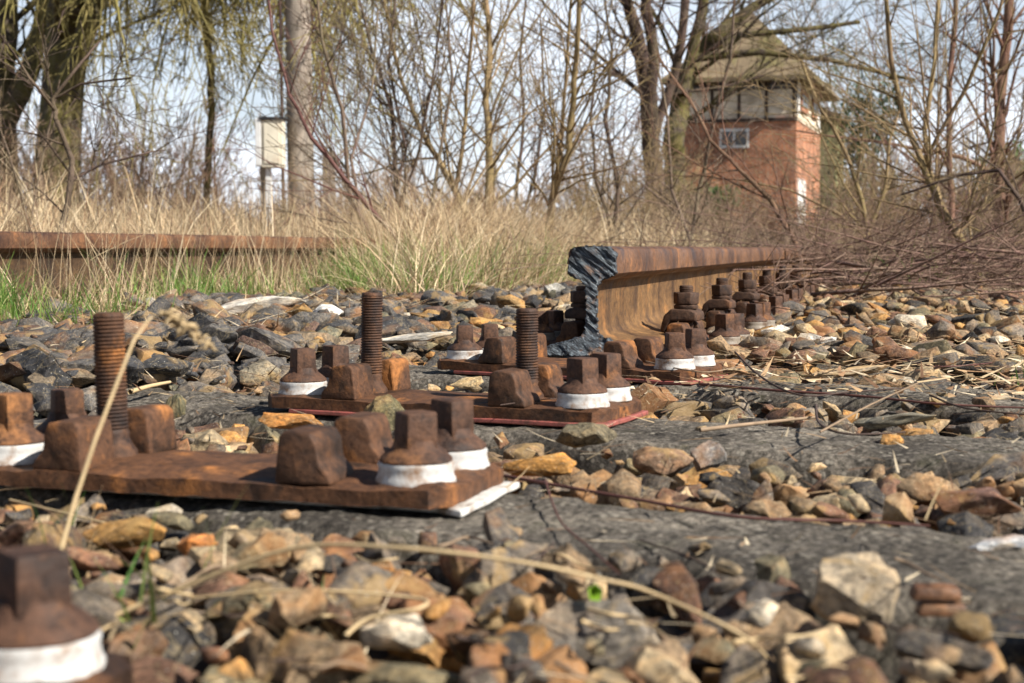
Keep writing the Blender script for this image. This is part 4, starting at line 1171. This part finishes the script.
sapling([[(60, 236, 7), (68, 205, 6.5), (72, 160, 6), (55, 118, 5), (52, 98, 4), (82, 62, 3), (100, 40, 2)], [(54, 110, 3.5), (30, 78, 3), (5, 40, 2), (-20, 10, 2)], [(72, 180, 3), (100, 165, 2.5), (150, 152, 2), (165, 150, 1.5)], [(56, 98, 3), (80, 84, 2.5), (130, 78, 2)]], 4.6, M['bark_dark'], 'small crooked dark shrub before the grass at far left', cat='shrub', seed=8, nb=5, bl=.35)
sapling([[(30, 232, 3), (20, 190, 2.5), (8, 150, 2), (-12, 100, 1.5)], [(30, 225, 2), (44, 150, 2), (60, 80, 1.5)]], 5.2, M['bark_grey'], 'wispy grey shoot at the left edge', cat='shrub', seed=9, nb=5, bl=.35)
sapling([[(985, 292, 9), (965, 250, 9), (940, 205, 8), (925, 170, 7), (905, 120, 6), (890, 60, 5), (884, -30, 4)], [(945, 215, 7), (930, 170, 5), (925, 130, 5), (935, 60, 4.5), (940, -30, 4)], [(940, 200, 5), (925, 160, 4), (965, 90, 4), (1000, 10, 3), (1012, -40, 2)], [(955, 235, 5), (985, 205, 4), (1030, 165, 3)]], 5.8, M['bark_tan'], 'many stemmed leafless shrub at right with its main stem leaning left', cat='shrub', seed=10, nb=12, bl=.8)
sapling([[(1002, 235, 12), (998, 180, 12), (1000, 100, 11), (1008, 30, 10), (1012, -60, 9)]], 11, M['bark_red'], 'reddish barked young tree near the right edge', cat='tree', seed=11, nb=16, bl=1.4)
sapling([[(952, 240, 7), (950, 170, 6), (948, 90, 6), (955, 20, 5), (957, -50, 4)]], 9.5, M['bark_red'], 'thin reddish sapling left of the reddish young tree', seed=12, nb=12, bl=1.0)
sapling([[(870, 248, 5), (862, 200, 5), (845, 150, 4), (822, 110, 3), (800, 60, 3)], [(868, 235, 4), (885, 190, 4), (890, 140, 3), (905, 90, 2)], [(868, 240, 3), (840, 215, 3), (790, 190, 2), (740, 180, 1.5)]], 7.2, M['bark_tan'], 'spreading tan shrub before the right side of the brick house', cat='shrub', seed=13, nb=9, bl=.8)
sapling([[(800, 250, 5), (770, 200, 5), (740, 170, 4), (710, 140, 3.5), (690, 100, 3), (660, 60, 2)]], 6.5, M['bark_red'], 'arching reddish stem leaning left before the brick house', seed=14, nb=9, bl=.7, cat='shrub')
sapling([[(690, 245, 4), (700, 190, 4), (712, 130, 3), (730, 60, 3), (735, -10, 2)], [(690, 240, 3), (672, 190, 3), (668, 120, 2.5), (655, 50, 2)]], 7.4, M['bark_grey'], 'thin grey sapling before the left side of the brick house', seed=15, nb=9, bl=.7)
sapling([[(612, 240, 5), (618, 190, 4), (606, 120, 4), (612, 50, 3), (600, -30, 2)], [(612, 230, 4), (596, 180, 3), (590, 120, 3), (598, 30, 2)]], 8.6, M['bark_dark'], 'dark thin sapling between the double stemmed one and the mossy tree', seed=16, nb=12, bl=.9)
sapling([[(520, 236, 4), (516, 190, 4), (524, 130, 3), (520, 60, 3), (528, -20, 2)], [(520, 230, 3), (534, 180, 3), (545, 110, 2.5), (540, 20, 2)]], 9.0, M['bark_dark'], 'dark thin sapling right of the straight olive brown one', seed=17, nb=12, bl=.9)
sapling([[(1040, 250, 5), (1020, 200, 5), (1000, 170, 4), (960, 175, 3), (900, 195, 2)]], 5.4, M['bark_dark'], 'dark stem bending in from the right edge', seed=18, nb=7, bl=.5, cat='shrub')
sapling([[(440, 240, 4), (432, 200, 4), (440, 150, 3), (452, 80, 3), (446, 0, 2)], [(440, 232, 3), (415, 190, 3), (360, 150, 2), (330, 80, 2)]], 6.8, M['bark_grey'], 'slender grey sapling behind the straw clump', seed=19, nb=10, bl=.7)

# ------------------------------------------------------------------ thickets and trees
TH = dict(seg=(0.25, 0.16, 0.12), wander=(0.08, 0.11, 0.12), up=(0.02, 0.01, 0.0), kids=(6, 4, 0), t0=(0.15, 0.15, 0), ang=(32, 36, 0), ratio=(0.5, 0.5, 0), max=2, rk=0.55)
def thicket(px, Y, h, spread, n, m, label, seed, minr=None):
    rg = random.Random(seed); x = (px - 512) / F_PX * Y; gz = groundz(x, Y)
    root = empty('thicket_bush', (x, Y, gz)); tag(root, label, 'bush', 'leafless thicket behind the track')
    P_ = dict(TH); P_['minr'] = minr or max(0.0015, Y * 0.00013); P_['seg'] = tuple(s * max(1, h / 2) for s in (0.22, .16, .12))
    out = []
    for _ in range(n):
        a = rg.uniform(0, 6.28); q = rg.random() * spread; tl = rg.uniform(0.05, 0.55)
        d = Vector((math.cos(a) * tl, math.sin(a) * tl, 1)).normalized()
        grow(out, (math.cos(a) * q, math.sin(a) * q, -.05), tuple(d), h * rg.uniform(.6, 1.1), rg.uniform(.0045, .009) * h / 2, 0, P_, rg)
    tube_obj('stems', out, m, root)
    return root
tg = random.Random(77)
DESC = {'thicket': 'light brown', 'bark_red': 'reddish brown', 'bark_grey': 'grey brown', 'bark_tan': 'tan', 'bark_dark': 'dark'}
for i in range(64):
    px = -40 + 1110 * (i + tg.random()) / 64; Y = tg.uniform(9.5, 20)
    # lower before the open sky, taller towards the sides
    hpx = 185 if px < 130 else 135 if px < 210 else (62 if px < 300 else (85 if px < 560 else (115 if px < 680 else (80 if px < 850 else 135))))
    h = (hpx * tg.uniform(.7, 1.15)) / F_PX * Y + 0.2
    mm = tg.choice(['thicket', 'thicket', 'bark_tan', 'bark_red', 'bark_grey'])
    wh = 'before the big mossy tree at left' if px < 210 else ('around the foot of the pole' if px < 340 else ('under the open sky left of middle' if px < 600 else ('around the mossy forked tree' if px < 690 else ('before the brick signal house' if px < 850 else 'at right of the brick signal house'))))
    thicket(px, Y, h, 0.06 * Y * 0.6, 17, M[mm], '%s leafless bush %s' % (DESC[mm], wh), 100 + i)
# trees ---------------------------------------------------------------
TR = dict(seg=(0.6, 0.4, 0.28, 0.2), wander=(0.05, 0.09, 0.11, 0.12), up=(0.03, 0.015, 0.0, -0.01), kids=(11, 7, 5, 0), t0=(0.3, 0.15, 0.1, 0), ang=(42, 42, 40, 0), ratio=(0.5, 0.5, 0.5, 0), max=3, rk=0.5)
def tree_px(stems, Y, m, label, seed, nb=10, bl=3.5, P_=None, name='tree', twm=None, grp='bare trees behind the track', lo=0.3, lvl=1, rk=.28):
    rg = random.Random(seed); base = W(stems[0][0][0], stems[0][0][1], Y); gz = groundz(base.x, base.y)
    root = empty(name, (base.x, base.y, gz)); tag(root, label, 'tree', grp)
    Q = dict(P_ or TR); Q['minr'] = Y * 0.00017
    trunk = []; tw = []
    for si, st in enumerate(stems):
        pts, rad, dirs = pix_stem(st, Y + (0 if si == 0 else rg.uniform(-.5, .5)), 0, 0.05, rg, 4)
        if si == 0: pts = [(pts[0][0], pts[0][1], gz - .2)] + pts; rad = [rad[0] * 1.2] + rad; dirs = [(0, 0, 1)] + dirs
        trunk.append((pts, rad)); n = len(pts) - 1
        for j in range(nb):
            t = lo + (1 - lo) * (j + rg.random()) / nb; i = min(n, max(1, int(t * n)))
            D = Vector(dirs[i]); a = R(rg.gauss(48, 14)); o = D.orthogonal().normalized(); o.rotate(Matrix.Rotation(rg.random() * 6.28, 3, D))
            c = D * math.cos(a) + o * math.sin(a)
            grow(tw, pts[i], tuple(c), bl * rg.uniform(.5, 1.2), max(Q['minr'] * 2, rad[i] * rk), lvl, Q, rg)
    iv = root.location
    f = lambda ps: [([(a - iv.x, b - iv.y, c - iv.z) for a, b, c in p], r) for p, r in ps]
    tube_obj('trunk', f(trunk), m, root, 9)
    tube_obj('crown', f(tw), twm or m, root)
    return root, trunk
tree_px([[(56, 245, 50), (56, 190, 46), (60, 120, 43), (64, 60, 42), (68, 0, 40), (66, -60, 44), (50, -160, 38), (40, -300, 28)], [(62, 100, 28), (84, 40, 20), (102, -30, 24), (150, -150, 20), (200, -300, 12)]],
        16, M['bark_moss'], 'thick mossy trunk of the big willow at upper left', 51, nb=9, bl=3.0, lo=.45)
tree_px([[(2, 245, 40), (0, 150, 34), (-2, 90, 28), (6, 30, 26), (0, -60, 26), (-20, -200, 20)], [(5, 120, 24), (30, 70, 20), (44, 10, 14), (50, -60, 12)]], 17.5, M['bark_moss'], 'dark mossy trunk leaning at the left edge beside the big willow', 52, nb=8, bl=2.4, lo=.3)
# drooping willow branches belong to a willow whose trunk stands behind the pole
def willow():
    rg = random.Random(61); Y = 15.0
    base = W(206, 240, Y + 3); gz = groundz(base.x, base.y)
    root = empty('willow_tree', (base.x, base.y, gz)); tag(root, 'willow with drooping yellow green twigs hanging in the upper left', 'tree', 'bare trees behind the track')
    iv = root.location
    tr, _, dirs = pix_stem([(206, 245, 11), (207, 180, 10), (212, 110, 9), (208, 40, 8), (200, -60, 8), (205, -200, 7)], Y + 3, -1.5, 0.03, rg, 4)
    trunk = [([tuple(Vector(p) - iv) for p in tr], [0.042] * len(tr))]
    limbs = []; tw = []
    top = Vector(tr[-3])
    for k in range(30):
        e = W(rg.uniform(60, 430), rg.uniform(-150, -10), Y + rg.uniform(-2, 3)); 
        mid = (top + e) / 2 + Vector((0, 0, .6))
        pl = [top, top.lerp(mid, .5) + Vector((0, 0, .25)), mid, mid.lerp(e, .5) + Vector((0, 0, .12)), e]
        limbs.append(([tuple(p - iv) for p in pl], [.06, .05, .042, .034, .026]))
        for j in range(5):
            s = pl[rg.randint(1, 4)] + Vector((rg.gauss(0, .1), rg.gauss(0, .2), 0))
            L = rg.uniform(1.2, 3.0) if s.x < 0 else 1
            d = Vector((rg.gauss(0, .35), rg.gauss(0, .35), -.55)).normalized()
            out = []
            grow(out, tuple(s), tuple(d), L, rg.uniform(.014, .028), 0, dict(seg=(.18, .14, .1), wander=(.07, .12, .12), up=(-.06, -.05, -.03), kids=(10, 4, 0), t0=(.1, .1, 0), ang=(35, 40, 0), ratio=(.42, .45, 0), max=2, minr=.0038, rk=.65), rg)
            tw += [([tuple(Vector(p) - iv) for p in q], r) for q, r in out]
    tube_obj('trunk', trunk + limbs, M['bark_moss'], root, 7)
    tube_obj('crown', tw, M['bark_willow'], root)
willow()
tree_px([[(657, 245, 20), (655, 190, 19), (650, 130, 18), (648, 90, 18), (640, 45, 14), (628, 5, 11), (615, -60, 9), (600, -200, 6)], [(649, 100, 14), (655, 60, 12), (646, 10, 11), (650, -70, 9), (640, -200, 6)], [(652, 140, 10), (668, 95, 10), (682, 40, 9), (690, -40, 8)]],
        19, M['bark_dark'], 'dark forked tree trunk left of the brick signal house', 53, nb=9, bl=2.6, lo=.35)
tree_px([[(678, 245, 24), (676, 190, 22), (674, 140, 22), (682, 90, 20), (695, 55, 17), (722, 30, 13), (752, 8, 10), (800, -20, 8), (860, -60, 5)], [(682, 95, 14), (700, 20, 11), (712, -40, 10), (730, -160, 7)], [(695, 58, 9), (760, 52, 7), (830, 60, 5), (890, 75, 4), (915, 80, 3)], [(690, 62, 9), (740, 35, 7), (800, 30, 5), (860, 22, 4)]],
        20.5, M['bark_moss'], 'light mossy tree arching right over the roof of the brick house', 54, nb=10, bl=2.2, lo=.3)
DT = ['pale grey', 'brown', 'slender']
rb = random.Random(91)
FT = dict(seg=(1.2, .8, .6), wander=(.05, .09, .11), up=(.03, .01, 0), kids=(12, 6, 0), t0=(.15, .1, 0), ang=(38, 38, 0), ratio=(.42, .5, 0), max=2, rk=.5)
def far_tree(px, Y, h, r, m, label, seed):
    rg = random.Random(seed); x = (px - 512) / F_PX * Y; gz = -.2
    root = empty('tree', (x, Y, gz)); tag(root, label, 'tree', 'bare trees behind the track')
    Q = dict(FT); Q['minr'] = Y * .00020
    out = []; grow(out, (0, 0, -.2), (rg.gauss(0, .04), rg.gauss(0, .04), 1), h, r, 0, Q, rg)
    tube_obj('trunk', out[:1], m, root, 7); tube_obj('crown', out[1:], m, root)
FTS = []
for i in range(24):
    px = -30 + 1090 * (i + rb.random()) / 24
    Y = rb.uniform(24, 60)
    if 670 < px < 850 and Y < 56: Y = rb.uniform(57, 70)
    hp = 150 if px < 230 else (110 if px < 480 else (170 if px < 680 else 230))
    far_tree(px, Y, hp * rb.uniform(.8, 1.3) / F_PX * Y, rb.uniform(.025, .055) * Y / 30, M[rb.choice(['bark_grey', 'thicket', 'bark_tan', 'bark_grey', 'bark_red'])],
             'bare far tree %s' % ('behind the big willow' if px < 210 else 'under the open sky left of the pole' if px < 290 else 'in the gap right of the pole' if px < 480 else 'between the saplings and the dark forked tree' if px < 660 else 'behind the brick signal house' if px < 860 else 'in the wood right of the brick signal house'), 300 + i)
# far-off wood as one mass
fw = []
for i in range(200):
    rg = rb; px = rg.uniform(-80, 1100); Y = rg.uniform(60, 120); x = (px - 512) / F_PX * Y
    Q = dict(FT); Q['minr'] = Y * .00028; Q['kids'] = (9, 4, 0)
    k = 60 if px < 620 else 95
    grow(fw, (x, Y, -.5), (0, 0, 1), k * rg.uniform(.7, 1.3) / F_PX * Y, .05 * Y / 60, 0, Q, rg)
fwo = tube_obj('far_wood', fw, M['thicket']); tag(fwo, 'far off brown wood along the horizon', 'wood', kind='stuff')
# evergreens
def evergreen(px, py, Y, hw, hh, label, seed, colr):
    rg = np.random.RandomState(seed); c = W(px, py, Y); n = 2600
    gz = -.25
    root = empty('evergreen_bush', (c.x, c.y, gz)); tag(root, label, 'bush', 'green bushes in the background')
    top = c.z + hh - gz
    cl = np.stack([rg.normal(0, .42, 34) * hw, rg.normal(0, .42, 34) * hw, rg.uniform(.25, 1, 34) * top], -1)
    k = rg.randint(0, 34, n); b = cl[k] + rg.normal(0, .16, (n, 3)) * np.array([hw, hw, top * .5])
    V, Fq, C = blades(b, rg.uniform(.10, .22, n), rg.uniform(0, 6.28, n), rg.uniform(.3, 2.2, n), rg.uniform(-.5, .5, n), rg.uniform(.05, .10, n), np.array(colr) * rg.uniform(.6, 1.5, (n, 1)), 2)
    link('foliage', np_mesh('foliage', V, Fq, False, C), M['grass'], root)
    tube_obj('trunk', [([(0, 0, 0), (.05, 0, top * .5), (0, .05, top * .9)], [.09, .06, .02])], M['bark_dark'], root, 6)
evergreen(872, 155, 38, 1.1, 1.4, 'dark green bush right of the brick signal house', 1, (0.055, 0.095, 0.045))
evergreen(1006, 196, 30, .7, .7, 'green bush near the right edge', 2, (0.09, 0.16, 0.03))
evergreen(700, 214, 34, .9, .45, 'low green bush before the brick signal house', 3, (0.07, 0.12, 0.035))
evergreen(858, 120, 58, 1.6, 3.0, 'yellow green conifer behind the brick signal house', 4, (0.13, 0.15, 0.05))

# ------------------------------------------------------------------ pole with box
PY = 14.0
pr_ = empty('wooden_pole', (W(300, 245, PY).x, PY, -.1)); tag(pr_, 'weathered grey wooden pole rising out of frame at upper left', 'pole')
zt = 5.0
pts = [(0.02, 0, -.2), (0.015, 0, 1.0), (0.0, 0, 2.2), (-0.02, 0, zt)]
tube_obj('shaft', [(pts, [.128, .122, .118, .112])], M['pole'], pr_, 20)
tube_obj('cable', [([(-.135, -.05, -.1), (-.145, -.05, 1.0), (-.155, -.04, 2.2), (-.17, -.03, zt)], [.018] * 4)], M['bark_dark'], pr_, 6)
bxm = box_bm(-.36, -.29, -.03, .03, 0, 1.05, bev=.004); bm_obj('post', bxm, M['pole'], pr_)
# stub post right of the pole
sb = box_bm(.21, .34, -.05, .07, 0, 1.15, (.01, .01), .006); bm_obj('brace_post', sb, M['pole'], pr_)
M['cream_paint'] = simple_mat('cream_painted_metal', (0.70, 0.64, 0.50), 0.5, .35, 8, (0.35, 0.22, 0.12))
M['white_paint'] = simple_mat('white_painted_metal', (0.68, 0.68, 0.66), 0.5, .3, 8, (0.4, 0.36, 0.3))
M['black'] = simple_mat('black_metal', (0.02, 0.02, 0.022), 0.5)
sb_p = W(273, 144, PY - .22)
sbx = empty('switch_box', (sb_p.x, sb_p.y, sb_p.z)); tag(sbx, 'cream painted switch box with a white side fixed on a post left of the pole', 'switch box')
bm_obj('housing', box_bm(-.095, .10, -.07, .10, -.215, .215, bev=.008), M['cream_paint'], sbx)
bm_obj('lid', box_bm(-.115, .12, -.095, .12, .218, .240, (.006, .006), .003), M['black'], sbx)
bm_obj('side_cover', box_bm(-.150, -.098, -.08, .10, -.20, .225, bev=.005), M['white_paint'], sbx)
bm_obj('door', box_bm(-.07, .07, -.082, -.072, -.18, .18, bev=.003), M['cream_paint'], sbx)
bm_obj('mounting_post', box_bm(-.07, -.02, -.02, .03, -1.15, -.218, bev=.004), M['white_paint'], sbx)

# ------------------------------------------------------------------ brick signal house
def brick_mat(name, a, b_, mort, sc=1.0):
    m, nt, b = mat_new(name, .9, .2)
    tc = nt.nodes.new('ShaderNodeTexCoord')
    sx = nt.nodes.new('ShaderNodeSeparateXYZ'); nt.links.new(tc.outputs['Object'], sx.inputs[0])
    ad = nt.nodes.new('ShaderNodeMath'); ad.operation = 'ADD'; nt.links.new(sx.outputs[0], ad.inputs[0]); nt.links.new(sx.outputs[1], ad.inputs[1])
    cx = nt.nodes.new('ShaderNodeCombineXYZ'); nt.links.new(ad.outputs[0], cx.inputs[0]); nt.links.new(sx.outputs[2], cx.inputs[1])
    br = nt.nodes.new('ShaderNodeTexBrick'); br.inputs['Scale'].default_value = 1.0
    br.inputs['Brick Width'].default_value = .25; br.inputs['Row Height'].default_value = .075; br.inputs['Mortar Size'].default_value = .010
    br.inputs['Color1'].default_value = (*a, 1); br.inputs['Color2'].default_value = (*b_, 1); br.inputs['Mortar'].default_value = (*mort, 1)
    nt.links.new(cx.outputs[0], br.inputs['Vector'])
    n = noise(nt, tc.outputs['Object'], 1.6, 8, .75)
    c = mix(nt, br.outputs['Color'], ramp(nt, n, [(.36, (.35, .36, .36)), (.5, (.9, .9, .9)), (.62, (1.5, 1.45, 1.35))]), .9, 'MULTIPLY')
    nt.links.new(c, b.inputs['Base Color']); return m
M['brick'] = brick_mat('red_brick', (0.50, 0.19, 0.085), (0.34, 0.12, 0.06), (0.34, 0.28, 0.21))
M['plaster'] = simple_mat('stained_pale_plaster', (0.74, 0.63, 0.47), .9, .6, 2.5, (0.26, 0.2, 0.14))
M['timber'] = simple_mat('dark_timber', (0.06, 0.04, 0.03), .8, .5, 4)
M['roof'] = simple_mat('mossy_roof_felt', (0.20, 0.15, 0.09), .95, .9, 2.5, (0.17, 0.17, 0.04))
M['white_wood'] = simple_mat('white_painted_wood', (0.72, 0.70, 0.65), .6, .3, 3)
M['glass'] = simple_mat('window_glass_and_eaves_shade', (0.12, 0.12, 0.115), .25, .2, 3)  # window panes; the same grey paints the shade under the eaves
M['olive_wall'] = simple_mat('olive_plaster', (0.30, 0.29, 0.14), .9, .5, 2)
th = R(-18)
hc = W(795, 248, 48.0); HB = empty('signal_house', (hc.x, 48.0, -.3), th)   # local x: along front (negative = left), local y: back
tag(HB, 'small abandoned brick signal house with a mossy hipped roof behind the bushes', 'building')
# with rz=-18deg local -x points left and away; rotate so that the right wall faces us
HB.rotation_euler = (0, 0, R(-18))
Wd, Dp = 3.65, 6.6; ZB, ZE = 4.62, 5.85
def hbox(name, x0, x1, y0, y1, z0, z1, m, parent=HB, bev=0):
    return bm_obj(name, box_bm(x0, x1, y0, y1, z0, z1, bev=bev), m, parent)
hbox('brick_wall', -Wd, 0, 0, Dp, 0, ZB, M['brick'])
hbox('upper_storey', -Wd + .04, -.04, .04, Dp - .04, ZB + .003, ZE, M['plaster'])
# upper storey: pale panels, above them a strip coloured as eaves shade, posts between
for i in range(4):
    a = -Wd + .12 + i * .875
    hbox('panel', a, a + .76, .015, .038, ZB + .10, ZB + .86, M['plaster'])
    wv = hbox('window', a, a + .76, .01, .036, ZB + .90, ZE - .12, M['timber'])
    hbox('pane', a + .05, a + .71, .002, .008, ZB + .94, ZE - .16, M['glass'], wv)  # grey here stands for the shade below the eaves
for i in range(5):
    a = -Wd + .02 + i * .875
    hbox('post', a, a + .09, -.03, .013, ZB + .005, ZE, M['timber'])
hbox('sill', -Wd - .03, .03, -.06, -.002, ZB - .12, ZB - .01, M['timber'])
for (y0, y1) in ((.10, .55), (5.6, 6.2)):
    hbox('pilaster', -.002, .035, y0, y1, ZB + .1, ZE - .1, M['white_wood'])
for (y0, y1) in ((1.0, 2.9), (4.1, 5.4)):
    wv = hbox('window', .0, .03, y0, y1, ZB + .3, ZE - .25, M['brick']); hbox('pane', .032, .04, y0 + .2, y1 - .2, ZB + .45, ZE - .4, M['glass'], wv)
hbox('plinth_course', .002, .03, .02, Dp - .02, ZB - .08, ZB + .06, M['plaster'])
fw_ = hbox('window', -2.45, -1.5, -.035, -.002, 3.68, 4.30, M['white_wood'])
for a in (-2.38, -1.94): hbox('pane', a, a + .36, -.045, -.037, 3.77, 4.21, M['glass'], fw_)
hbox('door', .002, .05, .3, 2.2, 1.2, 2.7, M['white_wood'])
# hipped roof
rb_ = bmesh.new(); ov = .62
c0 = [(-Wd - ov, -ov), (ov, -ov), (ov, Dp + ov), (-Wd - ov, Dp + ov)]
lo = [rb_.verts.new((a, b, ZE - .10)) for a, b in c0]; md = [rb_.verts.new((a, b, ZE + .04)) for a, b in c0]
a1 = rb_.verts.new((-Wd / 2, Dp * .33, ZE + 2.5)); a2 = rb_.verts.new((-Wd / 2, Dp * .67, ZE + 2.5))
rb_.faces.new(lo)
for i in range(4): rb_.faces.new((lo[i], lo[(i + 1) % 4], md[(i + 1) % 4], md[i]))
rb_.faces.new((md[0], md[1], a1)); rb_.faces.new((md[1], md[2], a2, a1)); rb_.faces.new((md[2], md[3], a2)); rb_.faces.new((md[3], md[0], a1, a2))
rf = bm_obj('roof', rb_, M['roof'], HB)
for i in range(9):
    a = -Wd - .4 + i * (Wd + .8) / 8
    hbox('rafter_end', a, a + .08, -ov + .04, .0, ZE - .22, ZE - .105, M['timber'], rf)
ah = W(834, 248, 54.5); AN = empty('annex_house', (ah.x, 56.5, -.3), R(-18)); tag(AN, 'olive plastered annex behind the right corner of the signal house', 'building')
hbox('wall', -1.2, .45, 0, 3, 0, 5.2, M['olive_wall'], AN)
ar = bm_obj('roof', poly_bm([(-1.4, 5.203), (.65, 5.203), (.6, 5.4), (-.4, 5.9), (-1.35, 5.4)], -.2, 3.2, bev=0, axis='y'), M['roof'], AN)

# ------------------------------------------------------------------ labels: tell look-alikes apart by their order in the photo
bpy.context.view_layer.update()
from collections import defaultdict
dd = defaultdict(list)
for o in bpy.data.objects:
    if o.parent is None and 'label' in o and o.get('kind') is None: dd[o['label']].append(o)
NTH = ['first', 'second', 'third', 'fourth', 'fifth', 'sixth', 'seventh', 'eighth', 'ninth', 'tenth', 'eleventh', 'twelfth']
for lb, os_ in dd.items():
    if len(os_) < 2: continue
    os_.sort(key=lambda o: o.location.x / max(.1, o.location.y))
    for i, o in enumerate(os_):
        if len(os_) == 2: pre = ('left one of two: ', 'right one of two: ')[i]
        elif i == 0: pre = 'leftmost '
        elif i == len(os_) - 1: pre = 'rightmost '
        else: pre = '%s from left, ' % NTH[min(11, i)]
        t = pre + lb
        if len(t.split()) > 16: t = t.replace(' one of two:', '')
        while len(t.split()) > 16 and ' the ' in t: t = t[::-1].replace(' eht ', ' ', 1)[::-1]
        o['label'] = t
